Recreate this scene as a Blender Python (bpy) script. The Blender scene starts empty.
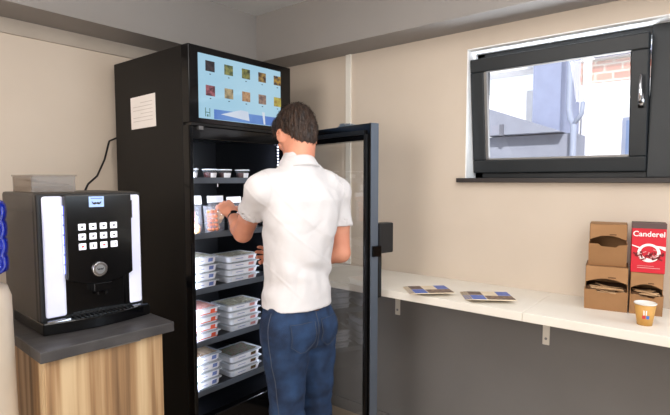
import bpy, bmesh, math, random
import numpy as np
from mathutils import Vector, Matrix, noise
from mathutils.bvhtree import BVHTree
random.seed(4)
PI = math.pi
SC = bpy.context.scene
COL = SC.collection
try:
    SC.view_settings.view_transform = 'Standard'
    SC.view_settings.look = 'None'
except Exception:
    pass

# ------------------------------------------------------------------ materials
def lin(c):
    return tuple(((v/255)/12.92 if v/255 <= .04045 else (((v/255)+.055)/1.055)**2.4) for v in c)

def mat(name, rgb, rough=.5, metal=0, rgb2=None, scale=8, stretch=(1, 1, 1), bump=0, bscale=60,
        spec=.5, emit=0, ergb=None, trans=0, alpha=1, coat=0, detail=3, ior=1.45):
    m = bpy.data.materials.new(name); m.use_nodes = True
    nt = m.node_tree; N = nt.nodes; L = nt.links
    b = N['Principled BSDF']
    c = (*lin(rgb), 1)
    c2 = (*lin(rgb2), 1) if rgb2 else tuple([v*.93 for v in c[:3]])+(1,)
    tc = N.new('ShaderNodeTexCoord'); mp = N.new('ShaderNodeMapping'); nz = N.new('ShaderNodeTexNoise')
    mp.inputs['Scale'].default_value = stretch
    nz.inputs['Scale'].default_value = scale; nz.inputs['Detail'].default_value = detail
    L.new(tc.outputs['Object'], mp.inputs[0]); L.new(mp.outputs[0], nz.inputs['Vector'])
    cr = N.new('ShaderNodeValToRGB')
    cr.color_ramp.elements[0].position = .35; cr.color_ramp.elements[1].position = .65
    cr.color_ramp.elements[0].color = c2; cr.color_ramp.elements[1].color = c
    L.new(nz.outputs['Fac'], cr.inputs[0]); L.new(cr.outputs[0], b.inputs['Base Color'])
    b.inputs['Roughness'].default_value = rough; b.inputs['Metallic'].default_value = metal
    b.inputs['Specular IOR Level'].default_value = spec
    b.inputs['Transmission Weight'].default_value = trans; b.inputs['Alpha'].default_value = alpha
    b.inputs['Coat Weight'].default_value = coat; b.inputs['IOR'].default_value = ior
    if emit:
        b.inputs['Emission Color'].default_value = (*lin(ergb or rgb), 1)
        b.inputs['Emission Strength'].default_value = emit
    if bump:
        n2 = N.new('ShaderNodeTexNoise'); n2.inputs['Scale'].default_value = bscale
        L.new(mp.outputs[0], n2.inputs['Vector'])
        bp = N.new('ShaderNodeBump'); bp.inputs['Strength'].default_value = bump; bp.inputs['Distance'].default_value = .01
        L.new(n2.outputs['Fac'], bp.inputs['Height']); L.new(bp.outputs[0], b.inputs['Normal'])
    return m

M = {}
M['wall'] = mat('wall_paint', (208, 194, 178), .8, rgb2=(204, 190, 174), scale=3, bump=.05, bscale=200)
M['wall_band'] = mat('wall_band_tone', (176, 165, 152), .8, bump=.04, bscale=200)  # band a little darker than the wall
M['dado'] = mat('grey_paint', (122, 120, 119), .75, rgb2=(118, 116, 115), scale=3, bump=.04, bscale=200)
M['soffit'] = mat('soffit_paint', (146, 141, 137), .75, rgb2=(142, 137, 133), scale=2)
M['ceiling'] = mat('ceiling_paint', (214, 213, 211), .85, scale=4)
M['white'] = mat('white_laminate', (235, 230, 220), .35, rgb2=(229, 224, 214), scale=5)
M['reveal'] = mat('white_reveal', (250, 250, 250), .6)
M['black'] = mat('black_powder_coat', (15, 14, 14), .35, rgb2=(12, 11, 11), scale=5)
M['fridge_side'] = mat('fridge_side_steel', (22, 20, 19), .5, rgb2=(20, 18, 17), scale=3, spec=.3)
M['gloss'] = mat('gloss_black', (7, 7, 9), .14, spec=.35, coat=.1)
M['inner'] = mat('fridge_liner', (12, 13, 17), .35)
M['shelf_metal'] = mat('shelf_coated_steel', (92, 100, 112), .4, metal=.3)
M['frame'] = mat('anthracite_frame', (29, 34, 38), .45, rgb2=(26, 31, 35), bump=.03, bscale=300)
M['sill'] = mat('dark_sill', (48, 42, 40), .5)
M['chrome'] = mat('chrome', (215, 215, 220), .15, metal=1)
M['steel'] = mat('satin_steel', (150, 150, 150), .35, metal=.9)
M['machine'] = mat('machine_side', (70, 66, 61), .5, rgb2=(64, 60, 56), scale=6, bump=.03, bscale=400)
M['dark_plastic'] = mat('dark_plastic', (22, 22, 24), .4)
M['lightpanel'] = mat('lit_panel', (225, 225, 235), .4, emit=.30, ergb=(200, 212, 255))
M['ledblue'] = mat('blue_led', (120, 130, 255), .4, emit=4, ergb=(130, 140, 255))
M['led'] = mat('white_led', (230, 235, 255), .4, emit=9, ergb=(215, 222, 255))
M['button'] = mat('button_white', (235, 235, 240), .4, emit=.6, ergb=(235, 235, 255))
M['ink'] = mat('dark_print', (40, 36, 40), .6)
M['red_ink'] = mat('red_print', (200, 60, 50), .6)
M['lcd'] = mat('small_display', (150, 175, 220), .4, emit=.6, ergb=(150, 180, 235))
M['worktop'] = mat('dark_worktop', (74, 72, 72), .45, rgb2=(58, 56, 57), scale=12, stretch=(1, 4, 1), detail=8)
M['paper'] = mat('paper', (240, 234, 230), .8, rgb2=(236, 230, 226))
M['paper_line'] = mat('paper_line', (208, 200, 195), .8)
M['plastic'] = mat('tray_plastic', (228, 232, 240), .3, rgb2=(214, 220, 232), scale=30)
M['lid'] = mat('lid_film', (215, 222, 230), .12, rgb2=(170, 180, 190), scale=50, alpha=.18, spec=.3)
M['tray_label'] = mat('tray_label', (240, 240, 246), .6)
M['orange'] = mat('orange_print', (228, 92, 62), .6)
M['pinkprint'] = mat('pink_print', (214, 150, 150), .6)
M['blueprint'] = mat('blue_print', (110, 130, 190), .6)
M['greenfood'] = mat('salad', (52, 84, 26), .6, rgb2=(110, 50, 34), scale=60, bump=.5)
M['brownfood'] = mat('skewers', (110, 66, 36), .6, rgb2=(190, 160, 124), scale=40, stretch=(1, .15, 1), bump=.4)
M['palefood'] = mat('pale_salad', (190, 186, 160), .6, rgb2=(140, 130, 110), scale=60, bump=.5)
M['darkfood'] = mat('berry', (90, 30, 32), .5, rgb2=(50, 24, 26), scale=60, bump=.5)
M['sausage'] = mat('waffle', (214, 118, 50), .45, rgb2=(186, 84, 34), scale=80, bump=.3)
M['pinkfood'] = mat('ham', (222, 160, 150), .5, rgb2=(200, 120, 110), scale=50, bump=.3)
M['bread'] = mat('bread', (206, 150, 96), .6, rgb2=(228, 190, 150), scale=40, bump=.3)
M['bag'] = mat('clear_bag', (235, 238, 248), .12, rgb2=(210, 214, 230), scale=30, alpha=.16, bump=.8, bscale=40)
M['kraft'] = mat('kraft_card', (166, 124, 84), .8, rgb2=(158, 117, 78), scale=10, bump=.05, bscale=400)
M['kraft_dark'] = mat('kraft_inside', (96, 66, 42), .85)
M['stick'] = mat('stick_wrap', (206, 172, 132), .7, rgb2=(180, 140, 100), scale=30)
M['red'] = mat('red_card', (204, 22, 44), .45, rgb2=(196, 18, 40))
M['whiteprint'] = mat('white_print', (246, 240, 238), .6)
M['greyprint'] = mat('grey_print', (90, 70, 68), .6)
M['darkred'] = mat('dark_red_print', (120, 14, 26), .6)
M['cup'] = mat('cup_card', (204, 156, 84), .65, rgb2=(196, 146, 74), scale=20)
M['cupblue'] = mat('cup_blue', (60, 110, 190), .6)
M['cupred'] = mat('cup_red', (206, 60, 66), .6)
M['coffee'] = mat('cup_inside', (226, 222, 214), .5)
M['leaf_cream'] = mat('leaflet_cream', (226, 210, 184), .5)
M['leaf_blue'] = mat('leaflet_blue', (74, 96, 170), .5, rgb2=(92, 112, 180), scale=40)
M['leaf_brown'] = mat('leaflet_brown', (78, 62, 60), .5, rgb2=(120, 100, 90), scale=60)
M['leaf_photo'] = mat('leaflet_photo', (150, 122, 96), .5, rgb2=(52, 44, 60), scale=110)
M['bottle'] = mat('blue_bottle', (20, 60, 215), .1, trans=.35, rgb2=(16, 46, 190))
M['cooler'] = mat('cooler_plastic', (222, 206, 186), .45)
M['hopper'] = mat('smoked_hopper', (140, 124, 108), .2, alpha=.45)
M['beans'] = mat('coffee_beans', (66, 40, 26), .5, rgb2=(36, 22, 14), scale=120, bump=1, bscale=150)
M['cable'] = mat('black_cable', (18, 17, 17), .5)
M['skin'] = mat('skin', (214, 150, 122), .55, rgb2=(206, 138, 112), scale=14, bump=.06, bscale=300)
M['hair'] = mat('brown_hair', (64, 45, 34), .5, rgb2=(34, 24, 19), scale=60, stretch=(1, 1, .25), bump=.4, bscale=160)
M['shirt'] = mat('white_polo', (208, 205, 206), .85, rgb2=(205, 202, 203), scale=5, bump=.55, bscale=13)
M['jeans'] = mat('denim', (34, 60, 96), .85, rgb2=(16, 32, 58), scale=14, bump=.25, bscale=500, detail=8)
M['stitch'] = mat('stitching', (70, 76, 88), .8)
M['leather'] = mat('brown_leather', (86, 58, 42), .5)
M['shoe'] = mat('shoe_leather', (50, 40, 36), .5)
M['eye'] = mat('eye_white', (235, 230, 225), .2)
M['lip'] = mat('lip', (180, 100, 90), .5)
M['floor'] = mat('floor_vinyl', (176, 160, 142), .45, rgb2=(166, 150, 132), scale=4)
M['render_white'] = mat('white_render', (244, 244, 248), .9)
M['render_blue_shaded'] = mat('shaded_blue_render', (148, 156, 184), .9)  # base darkened so the colour carries this wall's shadow
M['shed'] = mat('grey_shed', (146, 150, 166), .9)
M['shed_shade'] = mat('shed_shade_tone', (110, 112, 124), .9)
M['pipe'] = mat('grey_pipe', (150, 158, 180), .5)
M['paving'] = mat('paving', (200, 198, 194), .9, rgb2=(184, 182, 178), scale=6)
M['outglass'] = mat('dim_glass', (120, 140, 178), .15)

def glass(name, tint=(1, 1, 1), refl=1.0):
    m = bpy.data.materials.new(name); m.use_nodes = True
    nt = m.node_tree; N = nt.nodes; L = nt.links
    N.remove(N['Principled BSDF'])
    out = N['Material Output']
    tr = N.new('ShaderNodeBsdfTransparent'); tr.inputs[0].default_value = (*tint, 1)
    gl = N.new('ShaderNodeBsdfGlossy'); gl.inputs['Roughness'].default_value = .02
    fr = N.new('ShaderNodeMath'); fr.operation = 'MULTIPLY_ADD'; fr.inputs[1].default_value = .93; fr.inputs[2].default_value = .085
    lw = N.new('ShaderNodeLayerWeight'); lw.inputs['Blend'].default_value = .5
    pw = N.new('ShaderNodeMath'); pw.operation = 'POWER'; pw.inputs[1].default_value = 5
    L.new(lw.outputs['Facing'], pw.inputs[0]); L.new(pw.outputs[0], fr.inputs[0])
    mu = N.new('ShaderNodeMath'); mu.operation = 'MULTIPLY'; mu.inputs[1].default_value = refl; mu.use_clamp = True
    mx = N.new('ShaderNodeMixShader')
    L.new(fr.outputs[0], mu.inputs[0]); L.new(mu.outputs[0], mx.inputs[0])
    L.new(tr.outputs[0], mx.inputs[1]); L.new(gl.outputs[0], mx.inputs[2]); L.new(mx.outputs[0], out.inputs[0])
    return m
M['door_glass'] = glass('door_glass', (.965, .975, .98), 1.8)
M['pane'] = glass('window_glass', (.97, .98, 1), .6)

def wood():
    m = bpy.data.materials.new('striped_oak'); m.use_nodes = True
    nt = m.node_tree; N = nt.nodes; L = nt.links; b = N['Principled BSDF']
    tc = N.new('ShaderNodeTexCoord'); mp = N.new('ShaderNodeMapping'); mp.inputs['Scale'].default_value = (26, 26, .7)
    nz = N.new('ShaderNodeTexNoise'); nz.inputs['Scale'].default_value = 1; nz.inputs['Detail'].default_value = 5
    cr = N.new('ShaderNodeValToRGB')
    for p, c in ((.3, (112, 84, 58)), (.44, (158, 124, 88)), (.54, (188, 158, 120)), (.68, (206, 180, 142))):
        e = cr.color_ramp.elements.new(p); e.color = (*lin(c), 1)
    cr.color_ramp.elements.remove(cr.color_ramp.elements[0]); cr.color_ramp.elements.remove(cr.color_ramp.elements[-1])
    L.new(tc.outputs['Object'], mp.inputs[0]); L.new(mp.outputs[0], nz.inputs['Vector']); L.new(nz.outputs[0], cr.inputs[0])
    L.new(cr.outputs[0], b.inputs['Base Color']); b.inputs['Roughness'].default_value = .5
    return m
M['wood'] = wood()

def brick():
    m = bpy.data.materials.new('brickwork'); m.use_nodes = True
    nt = m.node_tree; N = nt.nodes; L = nt.links; b = N['Principled BSDF']
    tc = N.new('ShaderNodeTexCoord'); sp = N.new('ShaderNodeSeparateXYZ'); cb = N.new('ShaderNodeCombineXYZ')
    L.new(tc.outputs['Object'], sp.inputs[0]); L.new(sp.outputs['Y'], cb.inputs['X']); L.new(sp.outputs['Z'], cb.inputs['Y'])
    br = N.new('ShaderNodeTexBrick'); br.inputs['Scale'].default_value = 2.5
    br.inputs['Color1'].default_value = (*lin((150, 66, 46)), 1); br.inputs['Color2'].default_value = (*lin((176, 96, 74)), 1)
    br.inputs['Mortar'].default_value = (*lin((190, 170, 160)), 1); br.inputs['Mortar Size'].default_value = .03
    L.new(cb.outputs[0], br.inputs['Vector']); L.new(br.outputs[0], b.inputs['Base Color'])
    b.inputs['Roughness'].default_value = .9
    return m
M['brick'] = brick()

# ------------------------------------------------------------------ mesh helpers
def obj(name, bm, m, parent=None, smooth=False, bevel=0):
    me = bpy.data.meshes.new(name)
    bmesh.ops.recalc_face_normals(bm, faces=bm.faces[:])
    bm.to_mesh(me); bm.free()
    me.materials.append(M[m] if isinstance(m, str) else m)
    o = bpy.data.objects.new(name, me); COL.objects.link(o)
    if parent: o.parent = parent
    if smooth:
        for p in me.polygons: p.use_smooth = True
    if bevel:
        md = o.modifiers.new('Bevel', 'BEVEL'); md.width = bevel; md.segments = 2; md.limit_method = 'ANGLE'
    return o

def empty(name, loc=(0, 0, 0), rz=0):
    o = bpy.data.objects.new(name, None); COL.objects.link(o); o.location = loc; o.rotation_euler = (0, 0, rz)
    o.empty_display_size = .05
    return o

def tag(o, label, cat, group=None):
    o['label'] = label; o['category'] = cat
    if group: o['group'] = group
    return o

def struct(o):
    o['kind'] = 'structure'; return o

def box(bm, x0, x1, y0, y1, z0, z1, mtx=None):
    vs = [bm.verts.new((x, y, z)) for x in (x0, x1) for y in (y0, y1) for z in (z0, z1)]
    for f in ((0, 1, 3, 2), (4, 6, 7, 5), (0, 4, 5, 1), (2, 3, 7, 6), (0, 2, 6, 4), (1, 5, 7, 3)):
        bm.faces.new([vs[i] for i in f])
    if mtx: bmesh.ops.transform(bm, matrix=mtx, verts=vs)
    return vs

def mb(*boxes):
    bm = bmesh.new()
    for b in boxes: box(bm, *b)
    return bm

def sheet(x, y0, y1, z0, z1):
    bm = bmesh.new(); bm.faces.new([bm.verts.new(p) for p in ((x, y0, z0), (x, y1, z0), (x, y1, z1), (x, y0, z1))]); return bm

def cyl(bm, p0, p1, r0, r1=None, n=20, caps=True):
    r1 = r0 if r1 is None else r1
    p0 = Vector(p0); p1 = Vector(p1); d = (p1-p0).normalized()
    a = d.orthogonal().normalized(); b = d.cross(a)
    A = []; B = []
    for i in range(n):
        t = 2*PI*i/n; v = a*math.cos(t)+b*math.sin(t)
        A.append(bm.verts.new(p0+v*r0)); B.append(bm.verts.new(p1+v*r1))
    for i in range(n):
        bm.faces.new((A[i], A[(i+1) % n], B[(i+1) % n], B[i]))
    if caps: bm.faces.new(A); bm.faces.new(B)

def tube(bm, pts, r, n=8):
    pts = [Vector(p) for p in pts]; rings = []
    up = Vector((0, 0, 1)); prev = None
    for i, p in enumerate(pts):
        d = (pts[min(i+1, len(pts)-1)]-pts[max(i-1, 0)]).normalized()
        a = (prev - d*prev.dot(d)) if prev else d.orthogonal()
        a.normalize(); prev = a; b = d.cross(a)
        rr = r[i] if isinstance(r, (list, tuple)) else r
        rings.append([bm.verts.new(p+(a*math.cos(2*PI*k/n)+b*math.sin(2*PI*k/n))*rr) for k in range(n)])
    for A, B in zip(rings, rings[1:]):
        for k in range(n): bm.faces.new((A[k], A[(k+1) % n], B[(k+1) % n], B[k]))
    bm.faces.new(rings[0]); bm.faces.new(rings[-1])

def lathe(bm, prof, c=(0, 0), n=32, cap0=True, cap1=True):
    rings = []
    for r, z in prof:
        rings.append([bm.verts.new((c[0]+r*math.cos(2*PI*k/n), c[1]+r*math.sin(2*PI*k/n), z)) for k in range(n)])
    for A, B in zip(rings, rings[1:]):
        for k in range(n): bm.faces.new((A[k], A[(k+1) % n], B[(k+1) % n], B[k]))
    if cap0: bm.faces.new(rings[0])
    if cap1: bm.faces.new(rings[-1])

def rrect(w, d, r, n=4):
    pts = []
    for cx, cy, a0 in ((w/2-r, d/2-r, 0), (-w/2+r, d/2-r, 90), (-w/2+r, -d/2+r, 180), (w/2-r, -d/2+r, 270)):
        for i in range(n+1):
            a = math.radians(a0+90*i/n); pts.append((cx+r*math.cos(a), cy+r*math.sin(a)))
    return pts

def loft(bm, secs, n=4, cap0=True, cap1=True):
    """secs: (w, d, r, z)"""
    rings = [[bm.verts.new((x, y, z)) for x, y in rrect(w, d, r, n)] for w, d, r, z in secs]
    k = len(rings[0])
    for A, B in zip(rings, rings[1:]):
        for i in range(k): bm.faces.new((A[i], A[(i+1) % k], B[(i+1) % k], B[i]))
    if cap0: bm.faces.new(rings[0])
    if cap1: bm.faces.new(rings[-1])

def prism(bm, pts, axis, a, b):
    """polygon pts in the two other axes, extruded along axis from a to b"""
    def mk(p, t):
        return {'x': (t, p[0], p[1]), 'y': (p[0], t, p[1]), 'z': (p[0], p[1], t)}[axis]
    A = [bm.verts.new(mk(p, a)) for p in pts]; B = [bm.verts.new(mk(p, b)) for p in pts]
    for i in range(len(pts)):
        j = (i+1) % len(pts); bm.faces.new((A[i], A[j], B[j], B[i]))
    bm.faces.new(A); bm.faces.new(B)

def text_mesh(name, s, size, m, parent, mtx, extrude=.0006, bold=0):
    cu = bpy.data.curves.new(name, 'FONT'); cu.body = s; cu.size = size; cu.extrude = extrude
    cu.align_x = 'CENTER'; cu.align_y = 'CENTER'; cu.offset = bold
    to = bpy.data.objects.new(name+'_tmp', cu); COL.objects.link(to)
    dg = bpy.context.evaluated_depsgraph_get()
    me = bpy.data.meshes.new_from_object(to.evaluated_get(dg))
    bpy.data.objects.remove(to)
    me.transform(mtx); me.materials.clear(); me.materials.append(M[m]); me.name = name
    o = bpy.data.objects.new(name, me); COL.objects.link(o); o.parent = parent
    return o

# ------------------------------------------------------------------ room
XB, YA, HC = 2.38, 2.65, 2.49
Z0S = 2.2          # soffit underside
WY0, WY1, WZ0, WZ1 = -1.35, 1.065, 1.46, 2.108     # window opening
bm = mb((-1.8, XB+.3, -2.6, YA+.1, -.1, 0)); struct(obj('floor', bm, 'floor'))
bm = mb((-1.8, XB+.3, -2.6, YA+.1, HC, HC+.1)); struct(obj('ceiling', bm, 'ceiling'))
bm = mb((-1.8, XB+.3, YA, YA+.1, 0, HC)); struct(obj('wall_left', bm, 'wall'))
# right wall with opening (upper part cream, lower part grey)
bm = mb((XB, XB+.3, -2.6, YA, .9, WZ0), (XB, XB+.3, -2.6, YA, WZ1, HC), (XB, XB+.3, WY1, YA, WZ0, WZ1), (XB, XB+.3, -2.6, WY0, WZ0, WZ1))
wr = struct(obj('wall_right', bm, 'wall'))
bm = mb((XB, XB+.3, -2.6, YA, 0, .9)); o = obj('lower_wall_paint', bm, 'dado', wr)
bm = mb((-1.9, -1.8, -2.6, YA, 0, HC)); struct(obj('wall_near', bm, 'wall'))
bm = mb((-1.8, XB, -2.7, -2.6, 0, HC)); struct(obj('wall_back', bm, 'wall'))
# soffits
bm = mb((-1.8, XB, 2.395, YA, Z0S, HC)); struct(obj('trim_1', bm, 'soffit'))
bm = mb((2.16, XB, -2.6, 2.395, Z0S, HC)); struct(obj('trim_2', bm, 'soffit'))
bm = mb((-1.8, XB, YA-.012, YA, 2.13, Z0S)); struct(obj('trim_3', bm, 'wall_band'))
bm = mb((XB-.012, XB, 1.80, 1.835, .935, Z0S)); struct(obj('trim_4', bm, 'white'))
# reveal lining
bm = mb((XB-.002, XB+.13, WY0, WY1, WZ1-.006, WZ1), (XB-.002, XB+.13, WY1-.006, WY1, WZ0, WZ1)); struct(obj('trim_5', bm, 'reveal'))
bm = mb((XB-.012, XB, -2.6, YA, 0, .07)); struct(obj('baseboard_right', bm, 'dado'))

# ------------------------------------------------------------------ window
win = struct(empty('window_1', (2.5, .3, WZ0)))
def wpart(name, bm, m, parent=win, **k):
    bmesh.ops.translate(bm, vec=(-2.5, -.3, -WZ0), verts=bm.verts[:])
    return obj(name, bm, m, parent, **k)
FX0, FX1 = 2.495, 2.56
wpart('window_frame', mb((FX0, FX1, .20, WY1-.006, WZ0, WZ0+.035), (FX0, FX1, .20, WY1-.006, WZ1-.045, WZ1-.006), (FX0, FX1, WY1-.05, WY1-.006, WZ0, WZ1-.006),
                         (FX0-.02, FX1, .185, .285, WZ0, WZ1-.006),
                         (FX0-.02, FX1, WY0, .185, WZ0, WZ0+.085), (FX0-.02, FX1, WY0, .185, WZ1-.11, WZ1-.006),
                         (FX0-.02, FX1, -.62, -.5, WZ0, WZ1-.006), (FX0-.02, FX1, WY0, WY0+.08, WZ0, WZ1-.006)), 'frame', bevel=.004)
wpart('pane', sheet(FX0+.03, WY0+.05, .19, WZ0+.07, WZ1-.1), 'pane')
wpart('glazing_bead', mb((FX0-.022, FX0, .150, .185, WZ0+.085, WZ1-.11)), 'white')
wpart('window_sill', mb((XB-.035, FX0+.01, -1.4, 1.10, WZ0-.022, WZ0)), 'sill', bevel=.003)
# tilting sash
SY0, SY1, SH = .285, 1.056, .575
sash = empty('sash', (0, 0, 0)); sash.parent = win
sash.location = (2.482-2.5, 0-.3, WZ0+.028-WZ0); sash.rotation_euler = (0, -math.radians(7), 0)
t = .066
def sp(*bx): return mb(*bx)
bm = mb((-.02, .04, SY0, SY1, 0, t), (-.02, .04, SY0, SY1, SH-t, SH), (-.02, .04, SY0, SY0+t, t, SH-t), (-.02, .04, SY1-t, SY1, t, SH-t))
obj('sash_frame', bm, 'frame', sash, bevel=.005)
b_ = .008
obj('glazing_bead', mb((-.012, .01, SY0+t, SY1-t, t, t+b_), (-.012, .01, SY0+t, SY1-t, SH-t-b_*.5, SH-t), (-.012, .01, SY1-t-b_*1.8, SY1-t, t, SH-t)), 'steel', sash)
obj('pane', sheet(.014, SY0+t, SY1-t, t, SH-t), 'pane', sash)
bm = bmesh.new()
box(bm, -.03, -.02, SY0+.013, SY0+.033, .27, .33)
cyl(bm, (-.03, SY0+.023, .30), (-.058, SY0+.023, .30), .008)
tube(bm, [(-.056, SY0+.023, .29), (-.06, SY0+.023, .33), (-.058, SY0+.022, .405)], [.008, .007, .006])
obj('handle', bm, 'chrome', sash, smooth=True)

# ------------------------------------------------------------------ outside
struct(obj('trim_6', mb((XB+.3, 14, -8, 10, -.2, 0)), 'paving')).name = 'ground'
nb = empty('neighbouring_building', (7, 0, 0))
tag(nb, 'white rendered building with brick band seen through the tilted window', 'building')
def npart(name, bm, m, parent=nb):
    bmesh.ops.translate(bm, vec=(-7, 0, 0), verts=bm.verts[:]); return obj(name, bm, m, parent)
npart('wall', mb((7, 7.4, -6, 7, 0, 2.68), (7, 7.4, -6, 7, 2.98, 3.1)), 'render_white')
npart('brick_band', mb((6.99, 7.4, -6, 1.60, 2.68, 2.95)), 'brick')
npart('pilaster', mb((6.9, 7, 1.44, 1.52, 0, 3.1)), 'render_white')
w_ = npart('window', mb((6.97, 7.02, .78, 1.07, 1.5, 2.22)), 'frame' and 'pipe')
npart('pane', mb((6.96, 6.98, .82, 1.03, 1.5, 2.18)), 'outglass', w_)
npart('gutter', mb((6.85, 7.0, -6, 1.4, 2.97, 3.03)), 'pipe')
ex = obj('building_extension', mb((6.0, 6.88, 1.55, 1.86, 0, 4.2)), 'render_blue_shaded')
tag(ex, 'pale blue rendered projecting wall behind the lean-to outside the window', 'wall')
sh = empty('lean_to_shed', (5.4, 1.7, 0)); tag(sh, 'grey lean-to with sloping roof edge outside below pale blue wall', 'shed')
bm = bmesh.new(); prism(bm, [(2.16-1.7, 0), (1.26-1.7, 0), (1.26-1.7, 1.93), (2.16-1.7, 1.93)], 'x', .05, .5)
obj('wall', bm, 'shed', sh)
bm = bmesh.new(); prism(bm, [(2.16-1.7, 1.94), (1.36-1.7, 1.94), (2.16-1.7, 2.25)], 'x', -.1, .5)
obj('roof', bm, 'shed', sh)
obj('bracket', mb((-.12, .05, .24, .28, 1.93, 2.05)), 'shed_shade', sh)  # dark block stands in for the shading under the roof
bm = bmesh.new()
tube(bm, [(5.6, 1.36, 4), (5.6, 1.36, 2.2), (5.55, 1.33, 2.08), (5.3, 1.24, 2.0), (5.3, 1.24, 0)], .03, 10)
tube(bm, [(5.3, 1.16, 2.25), (5.3, 1.17, 2.1), (5.3, 1.24, 2.0)], .022, 10)
tag(obj('drain_pipe', bm, 'pipe', smooth=True), 'grey forked drain pipe running down outside beside the lean-to', 'pipe')

# ------------------------------------------------------------------ wall shelf
XS = 1.945
sf = empty('wall_shelf', (XS, 0, .89)); tag(sf, 'long white wall shelf under the window on small brackets', 'shelf')
obj('board', mb((0, XB-XS, .62+.001, 2.1, 0, .036)), 'white', sf, bevel=.002)
obj('board', mb((0, XB-XS, -1.6, .62, 0, .036)), 'white', sf, bevel=.002)
for y in (1.46, .645, -.3, -1.2):
    bm = mb((XB-XS-.006, XB-XS, y-.016, y+.016, -.215, 0), (.12, XB-XS, y-.016, y+.016, -.006, 0))
    bmesh.ops.translate(bm, vec=(0, 0, 0), verts=bm.verts[:])
    b = obj('bracket', bm, 'white', sf, bevel=.002)
    bm = bmesh.new(); cyl(bm, (XB-XS-.009, y, -.185), (XB-XS-.005, y, -.185), .006)
    obj('screw', bm, 'steel', b)

# ------------------------------------------------------------------ kraft dispenser boxes
def dispenser(name, loc, w, h, d, rz, lip, fill, label, group=None):
    """local: front face looks -y ; x across ; z up"""
    r = empty(name, loc, rz); tag(r, label, 'box', group)
    t = .002; zf = h*(.50 if fill else .555); zo = h*.62     # lip top at sides / opening top
    bm = bmesh.new()
    box(bm, -w/2, w/2, d-t, d, 0, h); box(bm, -w/2, w/2, 0, d, 0, t); box(bm, -w/2, w/2, 0, d, h-t, h)
    # side walls
    for s in (-1, 1):
        x = s*(w/2)
        box(bm, min(x, x-s*t), max(x, x-s*t), 0, d, 0, h)
    # upper front with arched lower edge
    n = 14; arch = [( -w/2+w*i/n, zo + .018*math.sin(PI*i/n)) for i in range(n+1)]
    prism(bm, [(-w/2, h)]+arch+[(w/2, h)], 'y', 0, t)
    obj('carton', bm, 'kraft', r)
    # pull-out lower front, leaning forward
    bm = bmesh.new()
    pts = [(-w/2, 0), (w/2, 0), (w/2, zf), (w*.28, zf*.96), (w*.22, zf*.86), (-w*.18, zf*.9), (-w*.24, zf*1.0), (-w/2, zf)]
    A = [bm.verts.new((x, -.001-lip*(z/zf), z)) for x, z in pts]; B = [bm.verts.new((x, -.001-lip*(z/zf)+t, z)) for x, z in pts]
    for i in range(len(pts)):
        j = (i+1) % len(pts); bm.faces.new((A[i], A[j], B[j], B[i]))
    bm.faces.new(A); bm.faces.new(B)
    for s in (-1, 1):
        x = s*(w/2)
        prism(bm, [(0, 0), (-lip, zf), (0, zf*1.05)], 'x', x-.001, x+.001)
    obj('front_flap', bm, 'kraft', r)
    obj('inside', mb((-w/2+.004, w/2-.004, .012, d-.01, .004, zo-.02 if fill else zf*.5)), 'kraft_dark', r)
    if fill:
        bm = bmesh.new(); rnd = random.Random(int(w*1000))
        for k in range(26):
            x = rnd.uniform(-w*.44, w*.44); z = zf*.88+rnd.uniform(-.004, .016); y = rnd.uniform(-lip*.5, d*.5)
            mt = Matrix.Translation((x*.45, y, z)) @ Matrix.Rotation(rnd.uniform(-.5, .5), 4, 'Z') @ Matrix.Rotation(rnd.uniform(-.12, .22), 4, 'Y')
            box(bm, -w*.27, w*.27, -.004, .004, -.0015, .0015, mt)
        s_ = obj('wrapped_sticks', bm, 'stick', r); s_['kind'] = 'stuff'
    # small print bar
    obj('print', mb((w*.04, w*.22, -.0006, 0, h*.74, h*.765)), 'kraft_dark', r)
    return r
RZ = -PI/2 - .10     # front faces the room (-x)
def ry(v): return v
d1 = dispenser('dispenser_box', (2.190, .372, .926), .150, .178, .150, -PI/2+.16, .042, True,
               'large open brown cardboard dispenser full of wrapped sticks at bottom left', 'brown dispenser boxes on the shelf')
d2 = dispenser('dispenser_box', (2.205, .374, 1.105), .132, .168, .130, -PI/2+.16, .046, False,
               'brown cardboard dispenser standing on top of the large one, its front mouth empty', 'brown dispenser boxes on the shelf')
d3 = dispenser('dispenser_box', (2.213, .237, .926), .108, .165, .140, -PI/2+.16, .026, True,
               'brown cardboard dispenser with wrapped sticks under the red sweetener box', 'brown dispenser boxes on the shelf')
# red sweetener box
rb = empty('sweetener_box', (2.211, .236, 1.0915), -PI/2+.16); tag(rb, 'red sweetener carton reading Canderel on top of a brown dispenser', 'box')
w, h, d = .112, .192, .09
obj('carton', mb((-w/2, w/2, 0, d, 0, h)), 'red', rb, bevel=.001)
obj('top_band', mb((-w/2-.0004, w/2+.0004, -.0008, d, h-.020, h+.0006)), 'greyprint', rb)
def facem(x, z, y=-.001): return Matrix.Translation((x, y, z)) @ Matrix.Rotation(PI/2, 4, 'X')
text_mesh('brand_lettering', 'Canderel', .0285, 'whiteprint', rb, facem(0, h-.042), bold=.0004)
bm = bmesh.new()
for x, z, r in ((.002, .078, .036),):
    A = []
    n = 40
    for i in range(n):
        a = 2*PI*i/n
        A.append((bm.verts.new((x+r*math.cos(a)*1.05, -.0012, z+r*math.sin(a))), bm.verts.new((x+.74*r*math.cos(a)*1.0, -.0012, z+.003+.66*r*math.sin(a)))))
    for i in range(n):
        j = (i+1) % n; bm.faces.new((A[i][0], A[j][0], A[j][1], A[i][1]))
prism(bm, [(.015, .108), (.055, .104), (.055, .088), (.036, .098), (.02, .1)], 'y', -.0014, -.001)
prism(bm, [(-.055, .108), (-.020, .096), (-.022, .092), (-.055, .104)], 'y', -.0014, -.001)
obj('ring_print', bm, 'whiteprint', rb)
bm = bmesh.new(); rnd = random.Random(3)
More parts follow.
